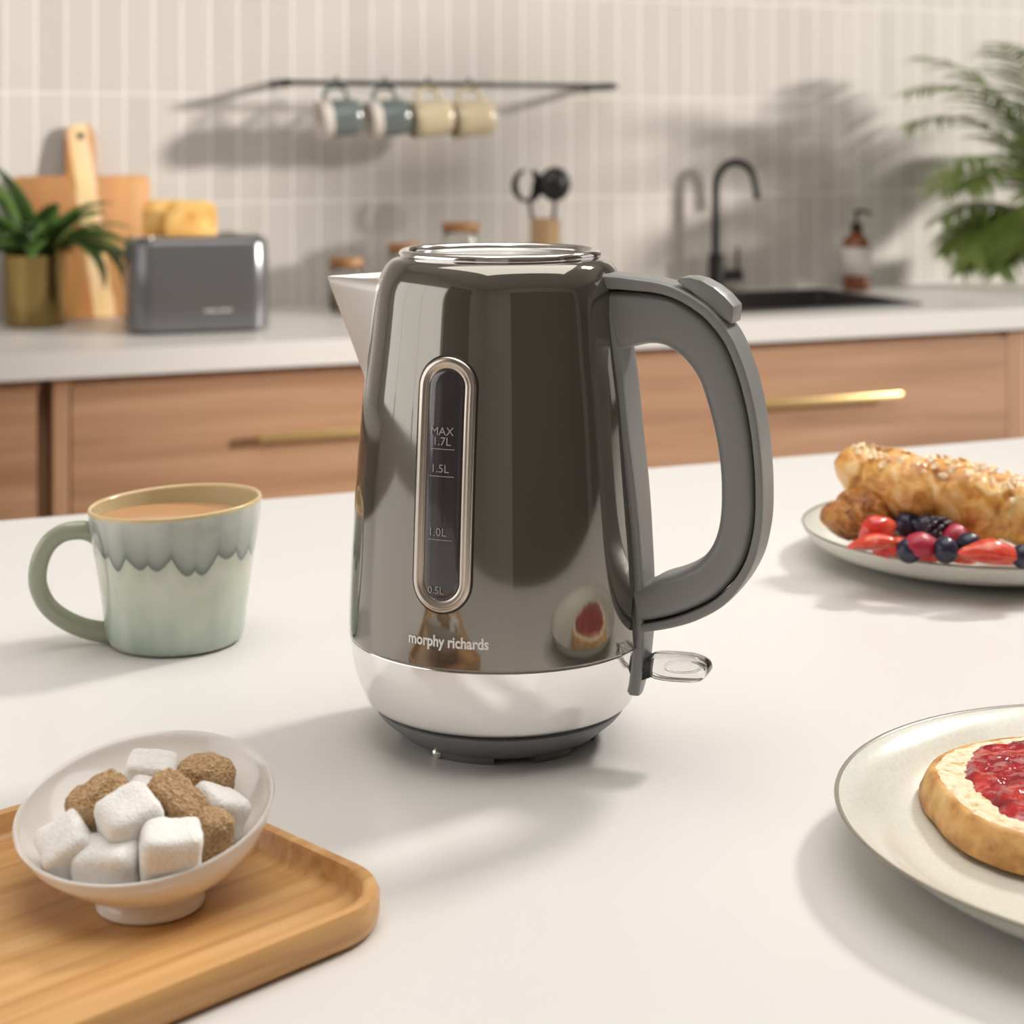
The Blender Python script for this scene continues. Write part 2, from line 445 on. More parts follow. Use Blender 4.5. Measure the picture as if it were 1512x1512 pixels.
snk = thing('kitchen_sink', 'black inset sink in the white worktop below the black tap', 'sink', ((SX0+SX1)/2, (SY0+SY1)/2, ZC))
def sink_mesh():
    bm = bmesh.new()
    hx, hy = (SX1-SX0)/2, (SY1-SY0)/2
    secs = []
    for (dx, z) in ((0.0, 0.0005), (0.001, 0.004), (0.003, 0.0055), (0.022, 0.0055), (0.026, 0.003), (0.030, -0.15), (0.05, -0.17)):
        secs.append([Vector((x, y, z)) for x, y in rrect(hx-dx, hy-dx, max(0.02-dx*0.2, 0.012), 5)])
    loft(secs, bm, cap=False)
    vs = [v for v in bm.verts if v.co.z < -0.169]
    bmesh.ops.contextual_create(bm, geom=vs)
    return bm
mesh_obj('basin', sink_mesh(), M['sink'], snk, True, 35)
bm = lathe([(0, 0), (0.03, 0), (0.034, 0.002), (0.036, 0.0)], 24); bmesh.ops.translate(bm, vec=(0, 0, -0.169), verts=bm.verts)
mesh_obj('drain', bm, M['chrome'], snk)

# cabinets below the wall worktop
YCF = 3.36
def handle_mesh(x0, x1, y, z):
    bm = bmesh.new()
    box(bm, x0, x1, y-0.034, y-0.022, z-0.009, z+0.009, 0.003)
    for xx in (x0+0.03, x1-0.03):
        box(bm, xx-0.005, xx+0.005, y-0.024, y, z-0.005, z+0.005)
    return bm
def cabinet(x0, x1, drawers, label, rec=0.0):
    t = thing('base_cabinet', label, 'cabinet', ((x0+x1)/2, 3.7, 0))
    bm = bmesh.new()
    box(bm, x0, x0+0.030, YCF, YW-0.02, 0.08, ZC-0.05, 0.001); box(bm, x1-0.022, x1, YCF+rec, YW-0.02, 0.08, ZC-0.05, 0.001)
    box(bm, x0+0.030, x1-0.022, YCF+0.012, YW-0.02, ZC-0.075, ZC-0.05)
    add_local(t, 'carcass', bm, M['cabframe'])
    add_local(t, 'recess', bx(x0+0.031, x1-0.023, YCF+0.024, YCF+0.03, 0.1, ZC-0.076), M['gap'])
    add_local(t, 'plinth', bx(x0, x1, YCF+0.06, YW-0.02, 0, 0.08), M['gap'])
    for (a, b_, h0, h1) in drawers:
        for (z0, z1) in ((0.43, ZC-0.070), (0.10, 0.42)):
            d = add_local(t, 'drawer', bx(a, b_, YCF, YCF+0.02, z0, z1, 0.0015), M['cab'])
            if h0 is not None:
                hb = handle_mesh(h0, h1, YCF, 0.625 if z0 > 0.4 else 0.33)
                bmesh.ops.translate(hb, vec=-t.location, verts=hb.verts)
                mesh_obj('handle', hb, M['brass'], d, True, 30)
    return t
cabinet(0.466, 2.67, [(0.499, 1.578, 0.85, 1.25), (1.584, 2.646, 1.915, 2.331)], 'walnut drawer cabinet with brass bar handles under sink and toaster')
cabinet(-0.75, 0.464-0.0, [(-0.718, 0.437, -0.35, 0.05)], 'walnut cabinet at the far left, cut by the picture edge', 0.05)
cabinet(2.672, 4.15, [(2.706, 4.126, 3.2, 3.6)], 'walnut cabinet at the far right beyond the sink unit')

# ------------------------------------------------------------------ kettle
KL, KD = -0.00637, 0.92
HANG = math.radians(21)
hc, hs = cos(HANG), sin(HANG)
KP = W(KL, KD, ZT)
def ktrace(px, py, yl=0.0):     # pixel -> (rho, z) in the kettle's handle plane shifted by yl
    u = (px-CX)/F
    rho = (u*(KD + hc*yl) - KL - hs*yl)/(hc + u*hs)
    dep = KD - hs*rho + hc*yl
    return rho, 0.311 - (py-CY)/F*dep
kettle = thing('electric_kettle', 'glossy grey electric kettle with chrome band standing in the centre of the island', 'kettle', KP, -YAW-HANG)
BODY = [(0.0525, 0.2480), (0.0560, 0.2468), (0.0590, 0.2442), (0.0615, 0.2402), (0.0634, 0.2360), (0.0648, 0.2300), (0.0662, 0.2180), (0.0677, 0.2048), (0.0700, 0.1870),
        (0.0719, 0.1694), (0.0747, 0.1340), (0.0770, 0.0986), (0.0780, 0.0780), (0.0784, 0.0632), (0.0783, 0.0540)]
BC = catmull([(r, z, 0) for r, z in BODY], 6)
def RB(z):
    if z >= BC[0].y: return BC[0].x
    for a, b_ in zip(BC, BC[1:]):
        if a.y >= z >= b_.y:
            t = (a.y-z)/max(a.y-b_.y, 1e-9); return a.x + (b_.x-a.x)*t
    return 0.0783
mesh_obj('body', lathe([(0.048, 0.2478)] + [(p.x, p.y) for p in BC] + [(0.0765, 0.0538)], 160), M['paint'], kettle, True)
cb = catmull([(0.0780, 0.0536, 0), (0.0774, 0.0480, 0), (0.0765, 0.0420, 0), (0.0742, 0.0325, 0), (0.0712, 0.0250, 0), (0.0690, 0.0208, 0), (0.0672, 0.0192, 0)], 5)
mesh_obj('chrome_band', lathe([(0.074, 0.0538)] + [(p.x, p.y) for p in cb] + [(0.060, 0.0190)], 160), M['chrome'], kettle, True)
mesh_obj('underside', lathe([(0.060, 0.0192), (0.0635, 0.0190), (0.0635, 0.0176), (0, 0.0176)], 96), M['dark_seam'], kettle, True, 40)
# lid
mesh_obj('lid_ring', lathe([(0.0525, 0.2476), (0.0530, 0.2492), (0.0524, 0.2512), (0.0508, 0.2520), (0.0494, 0.2512), (0.0488, 0.2490)], 128), M['chrome'], kettle, True)
ld = mesh_obj('lid', lathe([(0.0490, 0.2492), (0.0470, 0.2484), (0.0300, 0.2476), (0, 0.2474)], 96), M['lidgrey'], kettle, True)

def surf(s, z, off):            # point on the body front: s = arc length from the gauge axis (-Y)
    R = RB(z); a = -pi/2 + s/R
    return Vector(((R+off)*cos(a), (R+off)*sin(a), z))
def capsule(hw, z0, z1, n=24):
    out = []
    for k in range(n+1):
        a = pi*k/n; out.append((hw*cos(a), z1-hw+hw*sin(a)))
    for k in range(1, 12):
        out.append((-hw, z1-hw - (z1-z0-2*hw)*k/12))
    for k in range(n+1):
        a = pi + pi*k/n; out.append((hw*cos(a), z0+hw+hw*sin(a)))
    for k in range(1, 12):
        out.append((hw, z0+hw + (z1-z0-2*hw)*k/12))
    return out
GZ0, GZ1, GW = 0.0815, 0.2035, 0.0150
def cap_loft(specs, fill=False):
    secs = []
    for (d, off) in specs:
        secs.append([surf(s, z, off) for s, z in capsule(GW-d, GZ0+d, GZ1-d)])
    bm = loft(secs, cap=False)
    return bm
mesh_obj('gauge_seal', cap_loft([(-0.0010, -0.0004), (-0.0008, 0.0004), (0.0004, 0.0006)]), M['dark_seam'], kettle)
mesh_obj('gauge_bezel', cap_loft([(0.0000, 0.0002), (0.0002, 0.0012), (0.0012, 0.0018), (0.0030, 0.0016), (0.0042, 0.0010), (0.0052, 0.0012), (0.0058, 0.0004)]), M['bezel'], kettle)
secs = [[surf(s, z, off) for s, z in capsule(w, GZ0+GW-w, GZ1-GW+w)] for w, off in ((0.0094, 0.0003), (0.0088, 0.0009), (0.0070, 0.0011), (0.0055, 0.0010), (0.003, 0.0011), (0.0006, 0.0011))]
gw = mesh_obj('gauge_window', loft(secs, cap=True), M['gauge'], kettle)
def wrap_text(name, s, size, cs, cz, off, m, parent, sx=1.0, fat=0.0):
    bm = text_mesh(s, size, fat)
    for v in bm.verts:
        v.co = surf(cs + v.co.x*sx, cz + v.co.y, off)
    return mesh_obj(name, bm, m, parent, False)
tx = wrap_text('scale_marking', 'MAX', 0.0056, -0.0012, 0.1660, 0.0016, M['print_grey'], gw)
wrap_text('scale_marking', '1.7L', 0.0056, -0.0012, 0.1612, 0.0016, M['print_grey'], gw)
wrap_text('scale_marking', '1.5L', 0.0056, -0.0018, 0.1482, 0.0016, M['print_grey'], gw)
wrap_text('scale_marking', '1.0L', 0.0056, -0.0022, 0.1180, 0.0016, M['print_grey'], gw)
wrap_text('scale_marking', '0.5L', 0.0050, -0.0022, 0.0905, 0.0016, M['print_grey'], gw)
for zc in (0.1592, 0.1462, 0.1160):
    bm = bmesh.new()
    n = 6; lo = [surf(-0.0070 + 0.0125*i/n, zc, 0.0016) for i in range(n+1)]; hi = [surf(-0.0070 + 0.0125*i/n, zc+0.00035, 0.0016) for i in range(n+1)]
    V = [[bm.verts.new(p) for p in r_] for r_ in (lo, hi)]
    for i in range(n): bm.faces.new((V[0][i], V[0][i+1], V[1][i+1], V[1][i]))
    mesh_obj('scale_line', bm, M['print_grey'], gw, False)
wrap_text('brand_lettering', 'morphy richards', 0.0074, 0.0032, 0.0652, 0.0003, M['print'], kettle, 0.84, 0.03)

# spout: V-shaped steel lip on the -X side
def spout_mesh():
    z0, z1 = 0.160, 0.2345
    secs = []; n = 14
    for k in range(17):
        t = k/16; z = z0 + (z1-z0)*t
        R = RB(z)
        tip = R + 0.0005 + (0.0995 - RB(z1))*max(0, (t-0.12)/0.88)**1.05
        hw = 0.006 + 0.034*t**0.75
        ring = []
        for i in range(-n, n+1):
            q = i/n                              # -1..1 across the V
            a = hw*abs(q)
            y = hw*q
            xb = sqrt(max(R*R - hw*hw, 0)) - 0.0015
            w = 1 - abs(q)
            rr = xb + (tip-xb)*(1 - (1-w)**1.15) if abs(q) > 0.12 else None
            if rr is None:
                w0 = 0.88; e = xb + (tip-xb)*(1-(0.12)**1.15)
                rr = tip - (tip-e)*(abs(q)/0.12)**2*1.0
            zz = z
            if k == 16: zz = z + 0.0030*(1-abs(w)) - 0.0000
            ring.append(Vector((-rr, y, zz)))
        secs.append(ring)
    bm = bmesh.new()
    V = [[bm.verts.new(p) for p in r_] for r_ in secs]
    for a, b_ in zip(V, V[1:]):
        for i in range(len(a)-1):
            bm.faces.new((a[i], b_[i], b_[i+1], a[i+1]))
    return bm
sp = mesh_obj('spout', spout_mesh(), M['spout'], kettle)
md = sp.modifiers.new('t', 'SOLIDIFY'); md.thickness = 0.0011; md.offset = 0

# handle
OUT = [(890,410),(912,411.5),(935,414.5),(968,419),(998,428),(1030,446),(1053,465),(1078,498),(1095,537),(1108,581),(1118,634),(1124,697),(1125,755),(1121,793),(1111,831),(1091,866),(1064,894),(1026,914),(988,925),(950,931)]
INN = [(899,517),(916,516),(935,513),(958,509),(980,512),(998,523),(1014,538),(1030,562),(1040,590),(1049,622),(1057,660),(1062,705),(1062,755),(1056,790),(1044,815),(1025,833),(1000,845),(973,853),(955,862),(935,868)]
HYW = 0.0128
Oc = catmull([(*ktrace(x, y, -HYW*0.85), 0) for x, y in OUT], 5)
Ic = catmull([(*ktrace(x, y, -HYW*0.85), 0) for x, y in INN], 5)
def handle_part(t0, t1, hw, npow=4.0, seg=40, grow=0.0):
    secs = []
    for o_, i_ in zip(Oc, Ic):
        o2 = Vector((o_.x, 0, o_.y)); i2 = Vector((i_.x, 0, i_.y))
        a = o2.lerp(i2, t0); b_ = o2.lerp(i2, t1)
        c = (a+b_)/2; h = (a-b_)/2
        ring = []
        for k in range(seg):
            th = 2*pi*k/seg
            cx_ = math.copysign(abs(cos(th))**(2/npow), cos(th)); sy_ = math.copysign(abs(sin(th))**(2/npow), sin(th))
            ring.append(c + h*cx_*(1+grow) + Vector((0, hw*sy_, 0)))
        secs.append(ring)
    return loft(secs)
mesh_obj('handle_grip', handle_part(0.17, 1.0, HYW, 4.0), M['plastic'], kettle, True, 60)
mesh_obj('handle_back', handle_part(-0.05, 0.16, HYW, 6.0), M['plastic'], kettle, True, 60)
# strap joining the handle to the body
SN = [(889,404,.010),(893,429,.0130),(905,470,.0140),(913,511,.0142),(920,560,.0143),(928,640,.0143),(935,697,.0138),(941,750,.0130),(946,806,.0120),(950,870,.0114),(951,920,.0112),(949,970,.0098),(947,1000,.0078),(943,1028,.0045)]
secs = []
stc = catmull([(*ktrace(x, y, -w), w) for x, y, w in SN], 5)
for p in stc:
    ro, z, w = p.x, p.y, p.z
    ri = ro-0.0058; ring = []
    for k in range(28):
        th = 2*pi*k/28
        cx_ = math.copysign(abs(cos(th))**0.4, cos(th)); sy_ = math.copysign(abs(sin(th))**0.35, sin(th))
        ring.append(Vector(((ro+ri)/2 + (ro-ri)/2*cx_, w*sy_, z)))
    secs.append(ring)
mesh_obj('handle_mount', loft(secs), M['plastic'], kettle, True, 50)
def extrude_poly(pts, hw, bev=0.0006, hole=None):
    bm = bmesh.new()
    a = [bm.verts.new((x, -hw, z)) for x, z in pts]; b_ = [bm.verts.new((x, hw, z)) for x, z in pts]
    bm.faces.new(a); bm.faces.new(list(reversed(b_)))
    n = len(pts)
    for i in range(n):
        j = (i+1) % n; bm.faces.new((a[i], b_[i], b_[j], a[j]))
    bmesh.ops.recalc_face_normals(bm, faces=bm.faces)
    if bev: bmesh.ops.bevel(bm, geom=bm.edges[:], offset=bev, segments=2, profile=0.5, affect='EDGES', clamp_overlap=True)
    return bm
BT = [(1006,414),(1010,409),(1026,409),(1042,413),(1060,423),(1076,436),(1090,452),(1089,464),(1087,477),(1070,466),(1052,452),(1030,432)]
mesh_obj('lid_release_button', extrude_poly([ktrace(x-3, y, -0.004) for x, y in BT], 0.0090, 0.0005), M['plastic'], kettle, True, 35)
# clear switch lever
LV = []
for k in range(28):
    a = 2*pi*k/28
    LV.append((1000 + 47*math.copysign(abs(cos(a))**0.7, cos(a)), 984 + 0.12*47*cos(a) + 17*math.copysign(abs(sin(a))**0.8, sin(a))))
lev = mesh_obj('switch_lever', extrude_poly([ktrace(x, y) for x, y in LV], 0.0075, 0.0008), M['clear'], kettle, True, 35)
LV2 = [(1008 + 27*cos(2*pi*k/24), 985 + 8.5*sin(2*pi*k/24)) for k in range(24)]
bm = bmesh.new()
lv2 = [ktrace(x, y, -0.008) for x, y in LV2]
pth = [Vector((x, -0.0078, z)) for x, z in lv2]; 
secs = []
for k in range(24):
    p = pth[k]; t = (pth[(k+1) % 24]-pth[k-1]).normalized(); s = Vector((0, 1, 0)); q = t.cross(s)
    secs.append([p + s*0.0006*cos(2*pi*i/8) + q*0.0006*sin(2*pi*i/8) for i in range(8)])
mesh_obj('lever_ridge', loft(secs, bm, cap=False, closed=True), M['clear'], lev)
mesh_obj('lever_slot', extrude_poly([ktrace(x, y) for x, y in ((953, 970), (966, 966), (965, 996), (951, 1001))], 0.0052, 0.0003), M['dark_seam'], kettle, True, 35)

# power base
base = thing('power_base', 'grey round power base under the kettle', 'kettle base', KP, -YAW-HANG)
mesh_obj('base_disc', lathe([(0, 0.0030), (0.0505, 0.0030), (0.0520, 0.0036), (0.0560, 0.0070), (0.0622, 0.0122), (0.0645, 0.0150), (0.0650, 0.0166), (0.0640, 0.0172), (0, 0.0172)], 128), M['plastic_base'], base, True, 50)
def arc_foot(a0, a1):
    secs = []
    for k in range(17):
        a = a0 + (a1-a0)*k/16
        secs.append([Vector((r*cos(a), r*sin(a), z)) for r, z in ((0.044, 0.0), (0.0505, 0.0), (0.0522, 0.0038), (0.044, 0.0038))])
    return loft(secs)
for (a0, a1) in ((-2.30, -1.62), (-1.22, -0.80), (-0.30, 0.5), (0.9, 1.9), (2.3, 3.2)):
    mesh_obj('rubber_foot', arc_foot(a0+HANG-0.0, a1+HANG), M['plastic_base'], base, True, 40)
bm = bmesh.new(); bmesh.ops.create_uvsphere(bm, u_segments=16, v_segments=10, radius=0.0028)
q = W(0, 0, 0); pk = on_z(646, 1111, ZT+0.0030)
loc = Matrix.Rotation(YAW+HANG, 3, 'Z') @ (pk - KP)
bmesh.ops.translate(bm, vec=loc, verts=bm.verts)
mesh_obj('steel_stud', bm, M['chrome'], base)

# ------------------------------------------------------------------ mug of tea
ML, MD = -0.2080+0.0005, 1.0855
MP = W(ML, MD, ZT)
mug = thing('tea_mug', 'pale green glazed mug of milky tea standing left of the kettle', 'mug', MP, -YAW)
MT = 0.055                       # the hand-made rim slopes up to the right
def mfn(p, a):
    k = max(0.0, p.z-0.03)/0.055
    return Vector((p.x, p.y, p.z + MT*p.x*k))
mo = [(p.x, p.y) for p in catmull([(0.036, 0.0004, 0), (0.0395, 0.0015, 0), (0.0418, 0.0062, 0), (0.0428, 0.0130, 0), (0.0445, 0.0260, 0), (0.0468, 0.0430, 0), (0.0495, 0.0600, 0), (0.0518, 0.0740, 0), (0.0528, 0.0838, 0)], 5)]
mesh_obj('outer_wall', lathe([(0, 0.0010), (0.034, 0.0010)] + mo, 128, fn=mfn), M['glaze'], mug)
mesh_obj('rim', lathe([(0.0528, 0.0838), (0.0527, 0.0852), (0.0519, 0.0861), (0.0509, 0.0858), (0.0503, 0.0845)], 128, fn=mfn), M['glaze_rim'], mug)
mesh_obj('inner_wall', lathe([(0.0503, 0.0845), (0.0497, 0.078), (0.0488, 0.07), (0.044, 0.04), (0.040, 0.012), (0.030, 0.006), (0, 0.005)], 96, fn=mfn), M['glaze_in'], mug)
HP = [(160,808),(150,796),(137,787),(118,783),(91,788),(70,805),(58,832),(56,862),(68,891),(91,912),(120,926),(150,933),(170,934)]
ha = math.radians(12)
def mtrace(px, py):
    u = (px-CX)/F
    rho = (ML - u*MD)/(cos(ha) - u*sin(ha)*1.0)    # leftwards, rotated ha towards the camera
    dep = MD - sin(ha)*rho
    L_ = ML - cos(ha)*rho
    return Vector((L_-ML, dep-MD, 0.311-(py-CY)/F*dep))
def mtrace2(px, py):
    u = (px-CX)/F
    # L = ML - cos*rho ; D = MD - sin*rho ; L = u*D
    rho = (ML - u*MD)/(cos(ha) - u*sin(ha))
    return Vector((-cos(ha)*rho, -sin(ha)*rho, 0.311-(py-CY)/F*(MD - sin(ha)*rho)))
mesh_obj('handle', tube(catmull([mtrace2(x, y) for x, y in HP], 6), lambda t: 0.0043 + 0.0012*abs(2*t-1)**3, 18, squash=1.3), M['glaze_handle'], mug)
mesh_obj('tea', lathe([(0, 0.0745), (0.047, 0.0745), (0.0494, 0.0748)], 64), M['tea'], mug)

# ------------------------------------------------------------------ tray, bowl and sugar
TA = math.radians(45)
apex = Vector((-0.038, 0.693))     # right corner in camera metres
e1 = Vector((-sin(TA), -cos(TA)))  # long direction (towards the viewer, left)
e2 = Vector((-cos(TA), sin(TA)))   # short direction
tw, tl = 0.190, 0.300
tc2 = apex + e1*tl/2 + e2*tw/2
TP = W(tc2.x, tc2.y, ZT)
tray = thing('serving_tray', 'bamboo serving tray with a raised edge under the sugar bowl', 'tray', TP, -YAW + atan2(e1.y, e1.x))
def tray_mesh():
    secs = []
    for (ins, z) in ((0.004, 0.0), (0.0008, 0.002), (0, 0.006), (0, 0.0125), (0.0012, 0.0148), (0.0035, 0.0150), (0.0056, 0.0146), (0.0066, 0.0128), (0.0078, 0.0076), (0.0100, 0.0055), (0.0140, 0.0050)):
        secs.append([Vector((x, y, z)) for x, y in rrect(tl/2-ins, tw/2-ins, 0.034-ins*0.8, 12)])
    return loft(secs)
mesh_obj('tray_body', tray_mesh(), M['bamboo'], tray, True, 50)

# bowl with slanting rim on a small foot
BLC = (-0.1440, 0.7020)
BP = W(BLC[0], BLC[1], ZT+0.0052)
bowl = thing('sugar_bowl', 'cream ceramic bowl with slanted rim holding sugar lumps on the bamboo tray', 'bowl', BP, -YAW)
RL = Vector((-0.1495-BLC[0], 0.7190-BLC[1]))          # rim centre offset
def bowl_pt(r, h, a, t):
    # t 0..1 foot->rim ; shear towards the rim plane
    x = r*cos(a) + RL.x*t; y = r*sin(a) + RL.y*t
    z = h*t*t*0 + h
    z += (0.20*r*sin(a) + 0.045*r*cos(a))*t**1.5
    return Vector((x, y, z))
def bowl_mesh():
    outer = [(0.0190, 0.0, 0), (0.0215, 0.0006, 0), (0.0212, 0.0035, 0.0), (0.0222, 0.0062, 0.12), (0.0300, 0.0095, 0.30), (0.0390, 0.0150, 0.52), (0.0470, 0.0225, 0.78), (0.0510, 0.0290, 1.0), (0.0524, 0.0322, 1.08)]
    inner = [(0.0518, 0.0331, 1.09), (0.0506, 0.0321, 1.06), (0.0490, 0.0285, 0.95), (0.0430, 0.0215, 0.72), (0.0340, 0.0150, 0.48), (0.0230, 0.0105, 0.28), (0.0110, 0.0085, 0.15)]
    pts = catmull([Vector(p) for p in outer], 4) + catmull([Vector(p) for p in inner], 4)
    bm = bmesh.new(); seg = 112; rings = []
    for p in pts:
        rings.append([bm.verts.new(bowl_pt(p.x, p.y, 2*pi*i/seg, min(max(p.z, 0), 1.1))) for i in range(seg)])
    for a, b_ in zip(rings, rings[1:]):
        for i in range(seg):
            j = (i+1) % seg; bm.faces.new((a[i], a[j], b_[j], b_[i]))
    bm.faces.new(rings[-1]); bm.faces.new(list(reversed(rings[0])))
    bmesh.ops.recalc_face_normals(bm, faces=bm.faces)
    return bm
mesh_obj('bowl_body', bowl_mesh(), M['ceramic'], bowl, True, 60)

def lump(sx, sy, sz, seed, rough, rnd):
    bm = bmesh.new(); bmesh.ops.create_cube(bm, size=2)
    bmesh.ops.subdivide_edges(bm, edges=bm.edges[:], cuts=11, use_grid_fill=True)
    off = Vector((seed*3.1, seed*1.7, seed*5.3))
    for v in bm.verts:
        p = v.co.copy(); n_ = 2 + 6*(1-rnd)
        L_ = (abs(p.x)**n_ + abs(p.y)**n_ + abs(p.z)**n_)**(1/n_)
        m_ = max(abs(p.x), abs(p.y), abs(p.z))
        p = p/L_*m_
        d = 1 + 0.10*noise.noise(p*0.9+off) + rough*noise.noise(p*5+off)
        v.co = Vector((p.x*sx*d, p.y*sy*d, p.z*sz*d))
    return bm
def sugar_lump(px, py, z, size, rot, white, label, seed, rnd=0.55):
    p = on_z(px, py, ZT+z)
    bm = lump(size[0]/2, size[1]/2, size[2]/2, seed, 0.025 if white else 0.10, rnd)
    o = mesh_obj('sugar_cube' if white else 'brown_sugar_cube', bm, M['sugar'] if white else M['brown_sugar'])
    o.location = p; o.rotation_euler = (rot[0], rot[1], rot[2]-YAW)
    tag(o, label, 'sugar cube', 'sugar lumps in the cream bowl')
SL = [
 (252,1262,.031,(.0235,.023,.023),(.12,.05,.25),1,'white sugar cube in front right of the bowl, its flat face towards the viewer',.25),
 (163,1278,.026,(.027,.022,.021),(.25,-.1,-.2),1,'white sugar lump with rounded top at the front of the bowl',.65),
 (192,1214,.039,(.024,.023,.022),(.3,-.3,.6),1,'white sugar lump on top in the middle of the heap',.6),
 (222,1141,.041,(.021,.016,.014),(.25,.15,.1),1,'white sugar cube farthest back against the bowl wall',.3),
 (228,1182,.033,(.022,.020,.018),(.1,.3,.5),1,'white sugar lump half buried behind the topmost white lump',.5),
 (322,1200,.034,(.021,.021,.019),(.2,.4,.8),1,'white sugar lump at the right between two brown lumps',.55),
 (102,1257,.029,(.020,.022,.022),(.4,-.5,.3),1,'white sugar cube leaning on the left wall of the bowl',.35),
 (137,1240,.027,(.020,.022,.020),(.1,.1,.9),1,'white sugar lump wedged under the left brown lump',.4),
 (150,1193,.040,(.026,.021,.023),(.1,-.5,.3),0,'brown sugar lump at the left of the heap',.8),
 (303,1150,.043,(.025,.020,.0185),(.1,.1,.2),0,'round dark brown sugar lump at the back right',.95),
 (259,1186,.041,(.026,.016,.015),(.2,.55,-.4),0,'flat wedge shaped brown sugar lump in the middle',.45),
 (311,1231,.032,(.0165,.017,.019),(.1,.2,.7),0,'crumbly brown sugar lump at the right edge of the heap',.8),
]
for i, (px, py, z, s, r, w_, lb, rn) in enumerate(SL): sugar_lump(px, py, z, s, r, w_, lb, i+1, rn)
for i, (L_, D_, z) in enumerate(((-0.155, 0.715, .022), (-0.135, 0.722, .025), (-0.165, 0.735, .027))):
    bm = lump(0.0105, 0.0105, 0.009, 30+i, 0.03, 0.4)
    o = mesh_obj('sugar_cube', bm, M['sugar']); o.location = W(L_, D_, ZT+z); o.rotation_euler = (0.1, 0.2, i*1.0)
    tag(o, 'white sugar lump at the bottom of the heap in the cream bowl', 'sugar cube', 'sugar lumps buried in the cream bowl')

# ------------------------------------------------------------------ plates
def plate(name, label, L_, D_, R, h, deep=False):
    t = thing(name, label, 'plate', W(L_, D_, ZT), -YAW)
    if deep:
        pr = catmull([(0, 0.0028, 0), (R*0.45, 0.0028, 0), (R*0.52, 0.0010, 0), (R*0.56, 0.0004, 0), (R*0.62, 0.0020, 0), (R*0.80, 0.0062, 0), (R*0.93, h*0.50, 0), (R*0.985, h*0.80, 0), (R*0.996, h-0.0012, 0)], 5)
        top = catmull([(R*0.985, h-0.0008, 0), (R*0.965, h*0.80, 0), (R*0.90, h*0.55, 0), (R*0.78, 0.0090, 0), (R*0.60, 0.0060, 0), (R*0.35, 0.0055, 0), (0, 0.0055, 0)], 5)
    else:
        pr = catmull([(0, 0.0028, 0), (R*0.45, 0.0028, 0), (R*0.52, 0.0010, 0), (R*0.56, 0.0004, 0), (R*0.60, 0.0016, 0), (R*0.80, 0.0055, 0), (R*0.94, h-0.0065, 0), (R*0.996, h-0.0012, 0)], 5)
        top = catmull([(R*0.988, h-0.0004, 0), (R*0.93, h-0.0040, 0), (R*0.80, 0.0085, 0), (R*0.62, 0.0056, 0), (R*0.35, 0.0050, 0), (0, 0.0050, 0)], 5)
    mesh_obj('plate_body', lathe([(max(p.x, 0), p.y) for p in pr] + [(p.x, p.y) for p in top], 144), M['plate'], t)
    mesh_obj('rim_edge', lathe([(R*0.995, h-0.0014), (R*1.001, h-0.0006), (R*0.999, h+0.0001), (R*0.993, h+0.0002), (R*0.987, h-0.0004)], 144), M['plate_rim'], t)
    return t
plate('dinner_plate', 'pale sage plate at front right carrying the slice of bread with jam', 0.283, 0.7435, 0.1445, 0.0250)
plate('dinner_plate', 'sage green plate at the right edge carrying croissants and berries', 0.340, 1.290, 0.126, 0.025, True)

# bread slice with jam
BL, BD = 0.266, 0.778
bread = thing('bread_slice', 'thick slice of crusty white bread spread with red jam', 'bread', W(BL, BD, ZT+0.0056), -YAW)
def bread_r(a):
    a2, b2 = 0.0775, 0.0690
    r = 1/((abs(cos(a)/a2))**2.3 + (abs(sin(a)/b2))**2.3)**(1/2.3)
    return r*(1 + 0.018*sin(3*a+0.6) + 0.010*sin(7*a+1.3) - 0.03*math.exp(-((a-4.02)/0.05)**2))
def bread_ring(k, z, n=160, wob=0.0):
    out = []
    for i in range(n):
        a = 2*pi*i/n; r = bread_r(a)*k + wob*noise.noise(Vector((cos(a)*6, sin(a)*6, z*200)))
        out.append(Vector((r*cos(a), r*sin(a), z)))
    return out
mesh_obj('crust', loft([bread_ring(1.02, 0.0005), bread_ring(1.065, 0.003, wob=.001), bread_ring(1.055, 0.007, wob=.0012), bread_ring(1.03, 0.012, wob=.001), bread_ring(1.005, 0.0158), bread_ring(0.985, 0.0170), bread_ring(0.955, 0.0168)], cap=True), M['crust'], bread)
def top_sheet(k0, z0, amp, sc, edge, lower):
    bm = bmesh.new(); nr, na = 26, 160; rings = []
    for j in range(nr+1):
        t = j/nr; ring = []
        for i in range(na):
            a = 2*pi*i/na
            kk = k0(a)*t
            r = bread_r(a)*kk
            x, y = r*cos(a), r*sin(a)
            z = z0 + amp*(noise.noise(Vector((x*sc, y*sc, 3.3))) + 0.5*noise.noise(Vector((x*sc*2.3, y*sc*2.3, 9.1))))
            if t > edge: z -= lower*((t-edge)/(1-edge))**2
            ring.append(bm.verts.new((x, y, z)))
        rings.append(ring)
    for a_, b_ in zip(rings, rings[1:]):
        for i in range(na):
            j = (i+1) % na; bm.faces.new((a_[i], a_[j], b_[j], b_[i]))
    bmesh.ops.remove_doubles(bm, verts=bm.verts, dist=1e-6)
    return bm
mesh_obj('crumb', top_sheet(lambda a: 0.975, 0.0174, 0.0007, 260, 0.95, 0.0008), M['crumb'], bread)
mesh_obj('jam', top_sheet(lambda a: 0.85 + 0.04*sin(3*a+2.0) + 0.06*noise.noise(Vector((cos(a)*4, sin(a)*4, 1.5))), 0.0200, 0.0022, 150, 0.88, 0.0034), M['jam'], bread)

